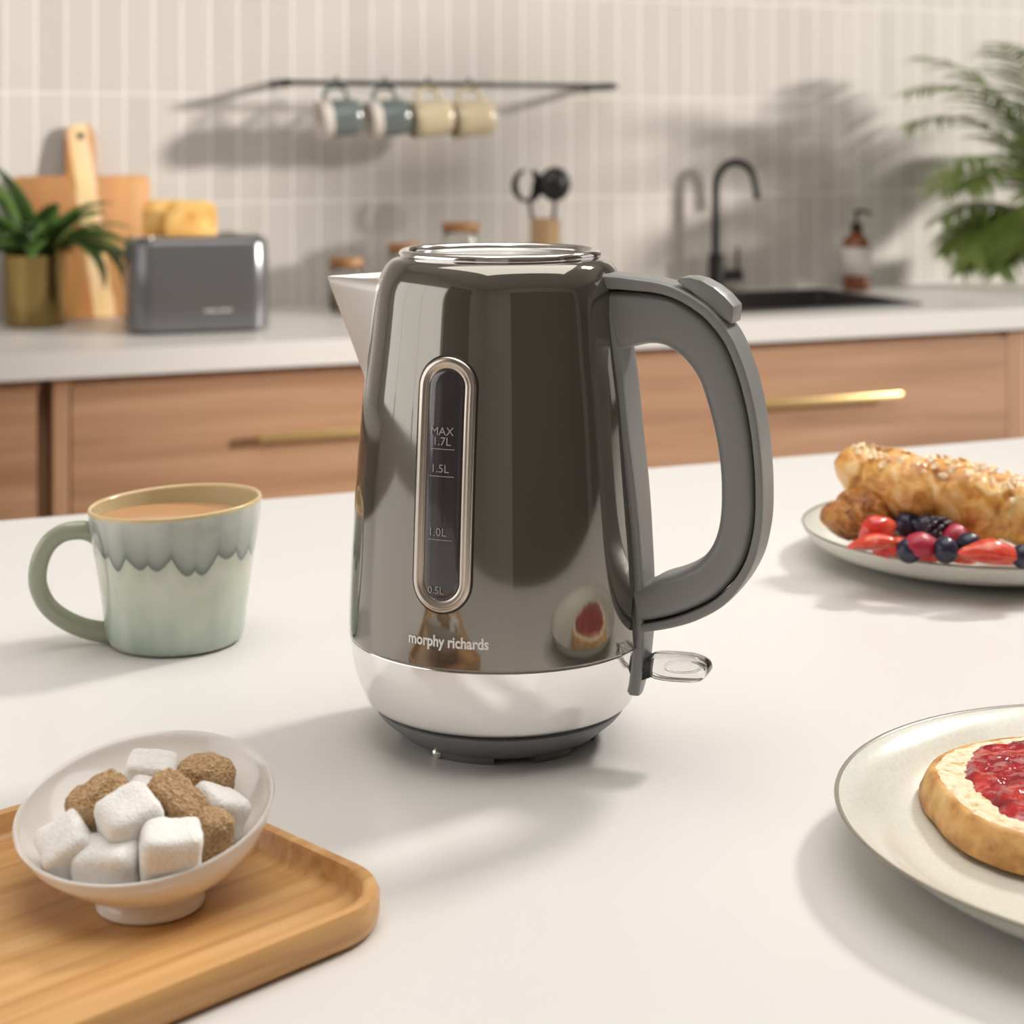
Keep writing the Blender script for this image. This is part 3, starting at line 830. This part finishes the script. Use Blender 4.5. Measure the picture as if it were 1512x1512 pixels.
# croissants
def croissant(name, label, path, radf, m, lobes, seed):
    n = len(path); cen = sum(path, Vector())/n
    base_z = min(p.z for p in path)
    t = thing(name, label, 'croissant', Vector((cen.x, cen.y, ZT+0.008)))
    P = [p - t.location for p in path]
    secs = []; seg = 56; up = Vector((0, 0, 1))
    for i, p in enumerate(P):
        s = i/(n-1)
        T = (P[min(i+1, n-1)]-P[max(i-1, 0)]).normalized(); S = T.cross(up).normalized(); Q = S.cross(T)
        r = radf(s)
        lb = (s*lobes) % 1.0
        ridge = 0.80 + 0.26*math.sin(pi*min(lb*1.15, 1.0))**0.55
        ring = []
        for k in range(seg):
            a = 2*pi*k/seg
            tw_ = 0.06*sin(a*1.0)
            lb2 = ((s + 0.035*sin(a))*lobes) % 1.0
            ridge = 0.76 + 0.28*max(0, math.sin(pi*lb2))**0.5
            rr = r*ridge*(1 + 0.07*noise.noise(Vector((cos(a)*2, sin(a)*2, s*14+seed))) + 0.035*noise.noise(Vector((cos(a)*5, sin(a)*5, s*60+seed))) + 0.03*noise.noise(Vector((cos(a)*9+s*30, sin(a)*9, s*90+seed))))
            ring.append(p + S*rr*cos(a) + Q*rr*0.88*sin(a))
        secs.append(ring)
    mesh_obj('pastry_crust', loft(secs), m, t)
    return t, P
c1p = [(1256,686),(1268,691),(1300,708),(1350,722),(1400,733),(1450,744),(1500,755),(1550,768),(1600,785),(1640,800)]
c1D = [1.285, 1.275, 1.262, 1.250, 1.243, 1.240, 1.243, 1.25, 1.26, 1.275]
cp = catmull([at_d(x, y, d) for (x, y), d in zip(c1p, c1D)], 16)
def cr1(s): return 0.0068 + 0.0232*(math.sin(pi*min(max(s+0.02, 0), 1)))**0.72
cr, P = croissant('almond_croissant', 'large golden croissant topped with almond flakes on the sage plate', cp, cr1, M['pastry'], 5.0, 1.0)
random.seed(4)
fl = bmesh.new(); bmesh.ops.create_icosphere(fl, subdivisions=2, radius=1.0)
for v in fl.verts: v.co = Vector((v.co.x*0.0036, v.co.y*0.0024, v.co.z*0.0006 + 6*v.co.x*v.co.x*0.0002))
flo = mesh_obj('almond_flake', fl, M['almond'], cr)
first = True
for i in range(95):
    s = random.uniform(0.10, 0.64)
    if 0.30 < s < 0.345: continue
    k = int(s*(len(P)-1)); p = P[k]; r = cr1(s)
    T = (P[k+1]-P[k-1]).normalized(); S = T.cross(Vector((0, 0, 1))).normalized(); Q = S.cross(T)
    a = pi/2 + random.gauss(0, 0.42)
    nrm = (S*cos(a) + Q*0.88*sin(a))
    pos = p + nrm*r*random.uniform(0.97, 1.04)
    o = flo if first else flo.copy()
    if not first: C.objects.link(o); o.parent = cr
    first = False
    o.location = pos; nq = (nrm.normalized() + Vector((random.uniform(-.5, .5), random.uniform(-.5, .5), 0))).to_track_quat('Z', 'X')
    o.rotation_euler = (nq @ Quaternion((0, 0, 1), random.uniform(0, 6))).to_euler()
c2 = catmull([at_d(1236, 784, 1.235), at_d(1246, 770, 1.238), at_d(1268, 758, 1.245), at_d(1298, 758, 1.255), at_d(1335, 764, 1.27), at_d(1365, 770, 1.29)], 14)
croissant('croissant', 'smaller dark baked croissant end beneath the almond croissant', c2, lambda s: 0.0095 + 0.0105*math.sin(pi*min(s*0.9+0.08, 1))**0.7, M['pastry_dark'], 3.2, 7.0)

# berries
def blueberry_mesh():
    bm = lathe([(0, -0.0092), (0.004, -0.0087), (0.0075, -0.0062), (0.0096, -0.001), (0.0094, 0.0025), (0.0072, 0.0066), (0.0042, 0.0084), (0.0036, 0.0093), (0.0030, 0.0082), (0.0014, 0.0075), (0, 0.0074)], 32)
    return bm
bb = mesh_obj('blueberry', blueberry_mesh(), M['blueberry']); nb = 0
BB = [(1340,776,1.225,1.0,'blueberry at the back left of the berries, beside the dark croissant'),
      (1396,812,1.172,0.95,'blueberry at the front of the berries with a bright highlight, next to the plate rim'),
      (1342,813,1.176,0.88,'blueberry low at the front left between strawberry pieces'),
      (1431,806,1.180,0.95,'blueberry just left of the large strawberry slice'),
      (1510,822,1.160,0.85,'blueberry at the right picture edge beside the large strawberry slice'),
      (1366,778,1.215,0.85,'blueberry between the back blueberry and the blackberry'),]
for px, py, D_, sc, lb in BB:
    o = bb if nb == 0 else bb.copy()
    if nb: C.objects.link(o)
    p = at_d(px, py, D_); p.z = max(p.z, ZT+0.0065+0.0085*sc)
    o.location = p
    o.scale = (sc, sc, sc*0.92); o.rotation_euler = (0.9+0.5*nb, 0.4*nb, nb*1.3)
    tag(o, lb, 'blueberry', 'blueberries on the croissant plate'); nb += 1
bm = bmesh.new(); random.seed(2)
for i in range(34):
    y_ = 1-2*(i+0.5)/34; r = sqrt(1-y_*y_); a = i*2.39996
    q = bmesh.ops.create_icosphere(bm, subdivisions=2, radius=0.0028)
    bmesh.ops.translate(bm, vec=(r*cos(a)*0.0070, y_*0.0095, r*sin(a)*0.0070), verts=q['verts'])
bk = mesh_obj('blackberry', bm, M['blackberry']); bk.location = at_d(1388, 782, 1.205); bk.rotation_euler = (0.2, 0.3, 1.0)
bk.location.z = max(bk.location.z, ZT+0.015)
tag(bk, 'shiny blackberry under the almond croissant among blueberries', 'blackberry')
def berry_piece(name, label, px, py, D_, size, rot, m, seed, grp=None):
    bm = bmesh.new(); bmesh.ops.create_icosphere(bm, subdivisions=4, radius=1)
    for v in bm.verts:
        p = v.co.copy(); tp = 1 - 0.45*max(0, p.x)
        p.y *= tp; p.z *= tp
        if p.z < -0.15: p.z = -0.15 - (abs(p.z)-0.15)*0.15
        d = 1 + 0.06*noise.noise(v.co*2.0+Vector((seed, 0, 0)))
        v.co = Vector((p.x*size[0]*d, p.y*size[1]*d, p.z*size[2]*d))
    o = mesh_obj(name, bm, m, None, True, 50); o.location = at_d(px, py, D_); o.rotation_euler = (rot[0], rot[1], rot[2]-YAW)
    tag(o, label, 'berry', grp or 'strawberry pieces on the croissant plate'); return o
berry_piece('strawberry_piece', 'large bright strawberry slice at the front right of the berries', 1462, 822, 1.160, (.022, .011, .012), (0.5, -0.15, pi+0.1), M['strawberry'], 1)
berry_piece('strawberry_piece', 'upright orange red strawberry piece next to the dark croissant', 1297, 787, 1.205, (.014, .010, .014), (0.3, -0.5, 0.2), M['strawberry'], 2)
berry_piece('strawberry_piece', 'flat red strawberry piece at the left end of the berries', 1290, 806, 1.185, (.018, .011, .008), (0.4, 0.05, pi), M['strawberry'], 3)
berry_piece('raspberry', 'dark red raspberry between the front blueberries', 1362, 808, 1.178, (.015, .010, .010), (0.3, 0, 0.3), M['raspberry'], 4, 'raspberries among the blueberries')
berry_piece('raspberry', 'dark red raspberry half hidden behind the highlighted blueberry', 1412, 795, 1.200, (.012, .010, .010), (0.3, 0, 0.9), M['raspberry'], 5, 'raspberries among the blueberries')

berry_piece('strawberry_piece', 'low dark strawberry piece under the front blueberries at the plate rim', 1328, 812, 1.205, (.019, .010, .009), (0.3, 0.0, 0.1), M['strawberry'], 6)
berry_piece('strawberry_piece', 'low strawberry piece between the two front blueberries', 1374, 816, 1.205, (.018, .010, .010), (0.3, 0.0, -0.1), M['strawberry'], 7)
berry_piece('strawberry_piece', 'low strawberry piece under the right blueberries', 1428, 819, 1.205, (.018, .010, .010), (0.3, 0.0, 0.1), M['strawberry'], 8)

# ------------------------------------------------------------------ toaster
tp = on_z(289, 494, ZC)
TAU = math.radians(-3)
toaster = thing('toaster', 'dark grey two-slice toaster on the wall worktop', 'toaster', (tp.x+0.02, tp.y+0.09, ZC), TAU)
def toaster_mesh():
    secs = []
    for (ins, z) in ((0.006, 0.006), (0.001, 0.009), (0.0, 0.02), (0.0, 0.10), (0.002, 0.180), (0.006, 0.190), (0.012, 0.194)):
        secs.append([Vector((x, y, z)) for x, y in rrect(0.142-ins, 0.088-ins, 0.045-ins*0.5, 14)])
    return loft(secs)
mesh_obj('housing', toaster_mesh(), M['toaster'], toaster, True, 50)
secs = [[Vector((x, y, z)) for x, y in rrect(0.135-i_, 0.081-i_, 0.040, 12)] for i_, z in ((0.0, 0.1935), (0.001, 0.197), (0.004, 0.198))]
mesh_obj('top_plate', loft(secs), M['chrome'], toaster, True, 40)
for yy in (-0.032, 0.032):
    mesh_obj('slot', bx(-0.085, 0.085, yy-0.014, yy+0.014, 0.196, 0.1986, 0.001), M['dark_seam'], toaster)
for sx in (-1, 1):
    for sy in (-1, 1):
        mesh_obj('foot', bx(sx*0.10-0.012, sx*0.10+0.012, sy*0.05-0.01, sy*0.05+0.01, 0, 0.007), M['black'], toaster)
bm = text_mesh('morphy richards', 0.0105)
for v in bm.verts: v.co = Vector((v.co.x*0.80+0.030, -0.0885, 0.044+v.co.y))
mesh_obj('brand_lettering', bm, M['print'], toaster, False)
def toast_mesh():
    w, h, d = 0.052, 0.075, 0.0085
    pts = []
    for k in range(24):
        a = pi*k/23; pts.append((w*math.copysign(abs(cos(a))**0.45, cos(a)), h*0.55 + h*0.5*abs(sin(a))**0.55))
    pts += [(-w, -h*0.6), (w, -h*0.6)]
    return extrude_poly(pts, d, 0.002)
RT = Matrix.Rotation(TAU, 3, 'Z')
for i, (dx, yy, lb) in enumerate(((-0.015, -0.032, 'toasted bread slice standing in the front toaster slot'), (-0.052, 0.032, 'toasted bread slice in the rear slot, half hidden behind the front one'))):
    o = mesh_obj('toast_slice', toast_mesh(), M['toast'], None, True, 40)
    o.location = Vector(toaster.location) + RT @ Vector((dx, yy, 0.188)); o.rotation_euler = (0, 0, TAU)
    tag(o, lb, 'toast', 'toast slices in the toaster')

# ------------------------------------------------------------------ chopping board
bpz = on_y(124, 468, YW-0.075)
brd = thing('chopping_board', 'two-tone wooden chopping board with handle leaning on the tiled wall', 'chopping board', (bpz.x, YW-0.078, ZC), 0)
def board_mesh():
    w, h, hw, hh = 0.150, 0.312, 0.0325, 0.425
    r = 0.012
    pts = [(-w+r, 0), (w-r, 0), (w, r), (w, h-r), (w-r, h), (hw+0.006, h), (hw, h+0.006), (hw, hh-0.02), (hw-0.012, hh), (-hw+0.012, hh), (-hw, hh-0.02), (-hw, h+0.006), (-hw-0.006, h), (-w+r, h), (-w, h-r), (-w, r)]
    return extrude_poly(pts, 0.0095, 0.002)
b = mesh_obj('board', board_mesh(), M['board'], brd, True, 35); b.rotation_euler = (-math.radians(8.5), 0, 0); b.location = (0, 0, 0.002)
bm = lathe([(0.0085, -0.0003), (0.0072, 0.0003), (0, 0.0003)], 20)
for v in bm.verts: v.co = Vector((v.co.x, -0.0098 - v.co.z, v.co.y + 0.400))
hl = mesh_obj('hanging_hole', bm, M['dark_seam'], brd); hl.rotation_euler = b.rotation_euler; hl.location = b.location

# ------------------------------------------------------------------ brass pot plant
pp = on_z(57, 484, ZC)
pl = thing('potted_houseplant', 'leafy green plant in a brass pot left of the toaster', 'plant', (pp.x, pp.y+0.05, ZC), 0)
mesh_obj('pot', lathe([(0, 0.001), (0.058, 0.001), (0.062, 0.004), (0.064, 0.012), (0.066, 0.145), (0.0675, 0.150), (0.065, 0.151), (0.0635, 0.140), (0.062, 0.125), (0.0, 0.125)], 72), M['potbrass'], pl, True, 60)
mesh_obj('soil', lathe([(0, 0.132), (0.045, 0.130), (0.062, 0.127)], 32), M['soil'], pl)
def leaf_mesh(bm, base, az, length, width, rise, droop, twist=0.0):
    n = 12; d = Vector((cos(az), sin(az), 0)); s = Vector((-sin(az), cos(az), 0))
    L_ = []; Rr = []; Mm = []
    ang = rise; p = base.copy()
    for i in range(n+1):
        t = i/n
        w = width*(math.sin(pi*min(1, t**0.8*1.0))**0.8 if 0 < t < 1 else 0) + 0.0008
        if t < 0.25: w = width*0.12 + (w-width*0.12)*(t/0.25)**2
        ca, sa = cos(ang), sin(ang)
        T = d*ca + Vector((0, 0, sa)); up = -d*sa + Vector((0, 0, ca))
        sw = (s*cos(twist) + up*sin(twist))
        L_.append(bm.verts.new(p + sw*w + up*w*0.22)); Mm.append(bm.verts.new(p)); Rr.append(bm.verts.new(p - sw*w + up*w*0.22))
        p = p + T*(length/n); ang -= droop/n
    for i in range(n):
        bm.faces.new((L_[i], Mm[i], Mm[i+1], L_[i+1])); bm.faces.new((Mm[i], Rr[i], Rr[i+1], Mm[i+1]))
random.seed(11); bm = bmesh.new()
for i in range(40):
    az = i*2.39996 + random.uniform(-.3, .3); k = i/40
    leaf_mesh(bm, Vector((0.02*cos(az), 0.02*sin(az), 0.13)), az, random.uniform(0.17, 0.25)*(1-0.15*k), random.uniform(0.016, 0.026), 1.40-0.65*k+random.uniform(-.2, .2), random.uniform(1.0, 2.0), random.uniform(-.4, .4))
leaf_mesh(bm, Vector((0.0, 0, 0.13)), 2.9, 0.23, 0.022, 1.5, 0.7, 0.9)
for az, ln in ((-0.6, 0.24), (-0.35, 0.25), (0.0, 0.22), (-0.9, 0.23)):
    leaf_mesh(bm, Vector((0.03*cos(az), 0.03*sin(az), 0.14)), az, ln, 0.015, 0.85, 2.6, 0.3)
fo = mesh_obj('foliage', bm, M['leaf'], pl)
md = fo.modifiers.new('t', 'SOLIDIFY'); md.thickness = 0.0006

# ------------------------------------------------------------------ storage jars and utensils
def jar(px, py_base, D_, r, h, label, i):
    p = at_d(px, 200, D_); t = thing('storage_jar', label, 'jar', (p.x, p.y, ZC), 0, 'glass jars with wooden lids')
    mesh_obj('glass_body', lathe([(0, 0.001), (r*0.92, 0.001), (r, 0.008), (r, h-0.012), (r*0.90, h-0.002), (r*0.88, h-0.002), (r*0.96, h-0.014), (r*0.96, 0.010), (0, 0.006)], 48), M['jarglass'], t)
    mesh_obj('contents', lathe([(0, 0.0065), (r*0.94, 0.010), (r*0.94, h*0.42), (0, h*0.45)], 32), M['jarfill'], t)
    mesh_obj('lid', lathe([(0, h-0.004), (r*0.86, h-0.004), (r*0.86, h), (r*1.0, h), (r*1.02, h+0.004), (r*1.0, h+0.016), (r*0.97, h+0.018), (0, h+0.018)], 48), M['lidwood'], t, True, 40)
jar(511, 455, 3.95, 0.038, 0.108, 'shorter glass jar with wooden lid behind the kettle spout', 0)
jar(597, 450, 4.02, 0.038, 0.136, 'middle glass jar with wooden lid peeking over the kettle shoulder', 1)
jar(680, 446, 4.08, 0.043, 0.180, 'tallest glass jar with wooden lid behind the kettle lid', 2)

up_ = at_d(805, 200, 4.10)
pot = thing('utensil_holder', 'pale wooden utensil holder behind the kettle', 'utensil holder', (up_.x, up_.y, ZC), 0)
mesh_obj('holder_body', lathe([(0, 0.001), (0.034, 0.001), (0.036, 0.004), (0.034, 0.205), (0.031, 0.207), (0.029, 0.203), (0.030, 0.02), (0, 0.02)], 48), M['holder'], pot, True, 50)
def utensil(name, label, px, py, kind, rot):
    head = at_d(px, py, 4.10); bot = Vector((up_.x + (head.x-up_.x)*0.15, up_.y, ZC+0.03))
    t = thing(name, label, 'kitchen utensil', bot, 0, 'black utensils in the wooden holder')
    h = head - bot
    neck = h - h.normalized()*0.036
    mesh_obj('shaft', tube(catmull([Vector((0, 0, 0)), neck*0.5, neck], 6), 0.0045, 10), M['black'], t)
    if kind == 'ladle':
        bm = lathe([(0, -0.010), (0.018, -0.007), (0.031, 0.0), (0.0405, 0.010), (0.0385, 0.010), (0.029, 0.002), (0, -0.007)], 40)
        for v in bm.verts: v.co = Vector((v.co.x, v.co.z, v.co.y))
        bmesh.ops.recalc_face_normals(bm, faces=bm.faces)
        bmesh.ops.translate(bm, vec=h, verts=bm.verts)
        mesh_obj('ladle_bowl', bm, M['black'], t)
    else:
        # open round head: two curved jaws with a gap
        for side, a0, a1, wmax in ((0, 1.80, 4.75, 0.016), (1, -1.60, 1.25, 0.034)):
            secs = []
            for k in range(21):
                s = k/20; a = a0 + (a1-a0)*s
                w = (0.006 if side == 0 else 0.008) + wmax*0.6*sin(pi*s)
                r1, r0 = 0.040, 0.040 - w
                secs.append([h + Vector((r*cos(a), y_, r*sin(a)*1.0)) for r, y_ in ((r0, -0.002), (r1, -0.002), (r1, 0.003), (r0, 0.003))])
            mesh_obj('claw', loft(secs), M['black'], t, True, 40)
    return t
utensil('black_ladle', 'black ladle with a round bowl, right one in the wooden holder', 822, 272, 'ladle', 0)
utensil('pasta_server', 'black open-headed pasta server, left one in the wooden holder', 779, 274, 'claw', 0)

# ------------------------------------------------------------------ hanging mugs and their rail
YM = YW-0.16
rail = thing('mug_rail', 'black rail above the worktop from which four mugs hang', 'rail', (1.45, YM+0.03, 1.33))
bm = tube([Vector((-0.42, 0, 0)), Vector((0.42, 0, 0))], 0.006, 12)
mesh_obj('bar', bm, M['black'], rail)
for sx in (-0.40, 0.40):
    b_ = bx(sx-0.008, sx+0.008, 0, 0.13, -0.008, 0.008); mesh_obj('bracket', b_, M['black'], rail)
def hanging_mug_mesh():
    return lathe([(0, 0.002), (0.036, 0.001), (0.041, 0.006), (0.0425, 0.025)] + [(0.0430, 0.070)], 56), lathe([(0.0430, 0.070), (0.0432, 0.094), (0.0415, 0.0955), (0.0402, 0.094), (0.0400, 0.020), (0.036, 0.008), (0, 0.007)], 56)
def hmug(px, col, label, tilt):
    c = on_y(px, 160, YM)
    t = thing('hanging_mug', label, 'mug', (c.x, c.y, 1.33 - 0.183), 0, 'mugs hanging from the rail')
    t.rotation_euler = (0, 0, 0)
    rotm = Matrix.Translation((0.048, 0, 0.108)) @ Matrix.Rotation(math.radians(-90-tilt), 4, 'Y')
    # mug lies on its side, mouth to the left, handle upwards
    o1, o2 = hanging_mug_mesh()
    for bm, nm, mm in ((o1, 'mug_body', col), (o2, 'mug_lip', M['white_glaze'] if col is M['teal_mug'] else col)):
        bm.transform(rotm); bmesh.ops.recalc_face_normals(bm, faces=bm.faces); mesh_obj(nm, bm, mm, t)
    hp = catmull([Vector((0.040, 0, 0.075)), Vector((0.062, 0, 0.074)), Vector((0.072, 0, 0.050)), Vector((0.062, 0, 0.026)), Vector((0.040, 0, 0.024))], 6)
    bm = tube(hp, 0.0055, 12); bm.transform(rotm); bmesh.ops.recalc_face_normals(bm, faces=bm.faces); mesh_obj('mug_handle', bm, col, t)
    hk = catmull([Vector((0, 0.03, 0.190)), Vector((0, 0.020, 0.197)), Vector((0, 0.005, 0.188)), Vector((0, 0.002, 0.176)), Vector((0, -0.004, 0.172)), Vector((0, -0.012, 0.178))], 5)
    bm = tube(hk, 0.0022, 8); mesh_obj('hook', bm, M['black'], t)
    return t
hmug(500, M['teal_mug'], 'blue-grey hanging mug with white lip, farthest left on the rail', 6)
hmug(572, M['teal_mug'], 'blue-grey hanging mug with white lip, second from the left', 6)
hmug(636, M['cream_mug'], 'cream hanging mug beside the blue-grey ones', 6)
hmug(697, M['cream_mug'], 'cream hanging mug at the right end of the row', 6)

# ------------------------------------------------------------------ tap
tb = on_z(1057, 433, ZC); tb.y = SY1 + 0.03; 
u_ = (1057-CX)/F; Dd = tb.y/(CR-SR*u_); tb.x = (CR*u_+SR)*Dd
tap = thing('kitchen_tap', 'matt black swan-neck tap behind the black sink', 'tap', (tb.x, tb.y, ZC))
tdir = Vector((1, -0.25, 0)).normalized()
mesh_obj('tap_body', lathe([(0, 0), (0.026, 0), (0.026, 0.004), (0.0195, 0.007), (0.0195, 0.098), (0.012, 0.102), (0, 0.102)], 40), M['black'], tap, True, 40)
pts = [Vector((0, 0, 0.09)), Vector((0, 0, 0.18)), Vector((0, 0, 0.265))]
for k in range(1, 13):
    a = pi - (pi*0.97)*k/12
    pts.append(tdir*(0.052 + 0.052*cos(a)) + Vector((0, 0, 0.270 + 0.062*sin(a))))
pts.append(pts[-1] + tdir*0.006 + Vector((0, 0, -0.038)))
mesh_obj('spout_pipe', tube(catmull(pts, 4), 0.0098, 20), M['black'], tap)
bm = tube([Vector((0.012, 0, 0.045)), Vector((0.068, -0.01, 0.045))], 0.0155, 24); mesh_obj('valve_arm', bm, M['black'], tap, True, 40)
bm = tube([Vector((0.058, -0.008, 0.055)), Vector((0.060, -0.008, 0.115))], 0.0045, 12); mesh_obj('lever', bm, M['black'], tap, True, 40)

# ------------------------------------------------------------------ soap bottle
sb_ = on_z(1276, 430, ZC)
soap = thing('soap_dispenser', 'amber pump soap bottle with white label right of the sink', 'soap bottle', (sb_.x, sb_.y+0.035, ZC), 0)
mesh_obj('bottle', lathe([(0, 0.001), (0.033, 0.001), (0.036, 0.005), (0.036, 0.118), (0.033, 0.130), (0.022, 0.142), (0.014, 0.148), (0.013, 0.156), (0, 0.156)], 56), M['amber'], soap)
mesh_obj('label', lathe([(0.0362, 0.040), (0.0366, 0.040), (0.0366, 0.112), (0.0362, 0.112)], 56), M['label'], soap)
mesh_obj('pump_collar', lathe([(0, 0.154), (0.0165, 0.154), (0.0165, 0.170), (0.008, 0.174), (0.0045, 0.176), (0.0045, 0.200), (0, 0.200)], 32), M['black'], soap, True, 40)
bm = tube([Vector((-0.006, 0, 0.203)), Vector((0.010, -0.012, 0.205)), Vector((0.026, -0.026, 0.198))], 0.0052, 12)
mesh_obj('pump_nozzle', bm, M['black'], soap)

# ------------------------------------------------------------------ palm at the right
pb = Vector((3.09, 3.70, ZC))
palm = thing('potted_palm', 'feathery green palm in a pale pot at the right end of the worktop', 'plant', pb)
mesh_obj('pot', lathe([(0, 0.001), (0.07, 0.001), (0.075, 0.006), (0.088, 0.14), (0.092, 0.145), (0.084, 0.146), (0.080, 0.13), (0, 0.13)], 48), M['ceramic'], palm, True, 50)
mesh_obj('soil', lathe([(0, 0.134), (0.08, 0.131)], 24), M['soil'], palm)
def frond(az, length, rise, droop, leaf, seed, nl=26):
    random.seed(seed)
    bm = bmesh.new(); d = Vector((cos(az), sin(az), 0)); n = 24
    p = Vector((0.02*cos(az), 0.02*sin(az), 0.13)); ang = rise; path = []
    for i in range(n+1):
        path.append(p.copy()); T = d*cos(ang) + Vector((0, 0, sin(ang)))
        p += T*(length/n); ang -= droop/n*(0.4+1.2*i/n)
    tube(path, lambda t: 0.0035*(1-t)+0.0008, 6, bm)
    side = Vector((-sin(az), cos(az), 0))
    for j in range(nl):
        t = 0.22 + 0.78*j/nl; k = min(int(t*n), n-1); q = path[k].lerp(path[k+1], t*n-k)
        T = (path[k+1]-path[k]).normalized(); upv = side.cross(T)*-1
        L_ = leaf*(math.sin(pi*(0.12+0.83*(t-0.22)/0.78))**0.7)
        for sgn in (-1, 1):
            dr = (T*0.75 + side*sgn*0.85 + Vector((0, 0, 0.10)) + Vector((random.uniform(-.12, .12), random.uniform(-.12, .12), random.uniform(-.12, .12)))).normalized()
            wv = T.cross(dr).cross(dr).normalized()
            a0 = q; prevs = None
            for m_ in range(5):
                s = m_/4
                c = q + dr*L_*s + Vector((0, 0, -0.35*L_*s*s))
                w = 0.0062*(0.35+math.sin(pi*min(s*0.9+0.1, 1))) * (1 - s*0.55) if m_ < 4 else 0.0004
                v1, v2 = bm.verts.new(c + wv*w), bm.verts.new(c - wv*w)
                if prevs: bm.faces.new((prevs[0], prevs[1], v2, v1))
                prevs = (v1, v2)
    return bm
FR = [(pi*0.98, 0.62, 1.25, 1.9, 0.15), (pi*1.10, 0.50, 1.0, 1.9, 0.15), (pi*0.90, 0.66, 1.45, 1.5, 0.15), (pi*1.25, 0.50, 0.8, 1.7, 0.14), (pi*1.02, 0.42, 0.65, 1.4, 0.13),
      (pi*1.45, 0.50, 1.2, 1.7, 0.15), (pi*0.55, 0.30, 1.45, 0.9, 0.14), (pi*1.35, 0.62, 1.4, 1.5, 0.16), (pi*1.7, 0.5, 1.1, 1.8, 0.15), (0.1, 0.5, 1.2, 1.8, 0.15),
      (pi*1.15, 0.68, 1.4, 1.35, 0.16), (pi*1.2, 0.36, 0.35, 1.0, 0.12), (pi*1.02, 0.30, 0.30, 0.8, 0.11), (pi*1.9, 0.6, 1.4, 1.3, 0.15), (pi*1.05, 0.56, 1.12, 2.3, 0.15), (pi*1.3, 0.45, 1.05, 2.1, 0.14), (pi*1.0, 0.40, 0.75, 2.3, 0.13), (pi*1.18, 0.42, 0.8, 2.4, 0.14), (pi*1.38, 0.40, 0.8, 2.2, 0.14), (pi*0.93, 0.36, 0.6, 1.9, 0.12), (pi*1.1, 0.30, 0.45, 1.6, 0.12), (pi*1.0, 0.70, 1.35, 1.9, 0.16), (pi*1.02, 0.36, 0.30, 1.5, 0.10), (pi*1.14, 0.38, 0.35, 1.55, 0.11), (pi*1.28, 0.36, 0.35, 1.5, 0.11), (pi*1.08, 0.42, 0.6, 2.0, 0.12)]
for i, (az, ln, ri, dr, lf) in enumerate(FR):
    mesh_obj('frond', frond(az, ln, ri, dr, lf, i), M['palm'], palm, True)

# ------------------------------------------------------------------ lights
def area(name, loc, target, sx, sy, power, col, spread=180):
    l = bpy.data.lights.new(name, 'AREA'); l.shape = 'RECTANGLE'; l.size = sx; l.size_y = sy
    l.energy = power; l.color = col; l.spread = math.radians(spread)
    o = bpy.data.objects.new(name, l); C.objects.link(o); o.location = loc
    o.rotation_euler = (Vector(target)-Vector(loc)).to_track_quat('-Z', 'Y').to_euler(); return o
kc = W(0.05, 0.95, ZT)
key = W(0.05+0.76*2.4, 0.95+0.65*2.4, ZT+2.15)
area('studio_key', key, kc, 0.38, 0.38, 16, (1.0, 0.96, 0.91), 60)
area('left_window_daylight', (XL+0.06, 1.7, 1.7), (0.5, 1.7, 1.3), 3.1, 1.5, 42, (1.0, 0.97, 0.94))
area('ceiling_fill', (0.9, 0.9, ZH-0.04), (0.9, 0.9, 0), 3.0, 2.4, 140, (1.0, 0.972, 0.935))  # overhead fill light, added to lift the shadows on the island
sl = bpy.data.lights.new('sun', 'SUN'); sl.energy = 10.0; sl.angle = math.radians(5); sl.color = (1.0, 0.94, 0.86)
so = bpy.data.objects.new('sun', sl); C.objects.link(so)
so.rotation_euler = Vector((-1.6, 1.0, -0.42)).to_track_quat('-Z', 'Y').to_euler(); so.location = (6.5, 0, 3)
w = bpy.data.worlds.new('World'); bpy.context.scene.world = w; w.use_nodes = True
w.node_tree.nodes['Background'].inputs[0].default_value = (1.0, 0.96, 0.92, 1); w.node_tree.nodes['Background'].inputs[1].default_value = 1.5

# ------------------------------------------------------------------ camera
cam = bpy.data.cameras.new('camera'); co = bpy.data.objects.new('camera', cam); C.objects.link(co)
co.location = (0, 0, CZ); co.rotation_euler = (pi/2, 0, -YAW)
cam.sensor_width = 36; cam.lens = F/1512*36; cam.shift_y = -(756-CY)/1512
cam.clip_start = 0.05
cam.dof.use_dof = True; cam.dof.focus_distance = 0.85; cam.dof.aperture_fstop = 11.0
sc = bpy.context.scene; sc.camera = co
sc.view_settings.view_transform = 'Standard'; sc.view_settings.look = 'None'
sc.view_settings.gamma = 1; sc.view_settings.use_curve_mapping = False
sc.view_settings.exposure = -1.20
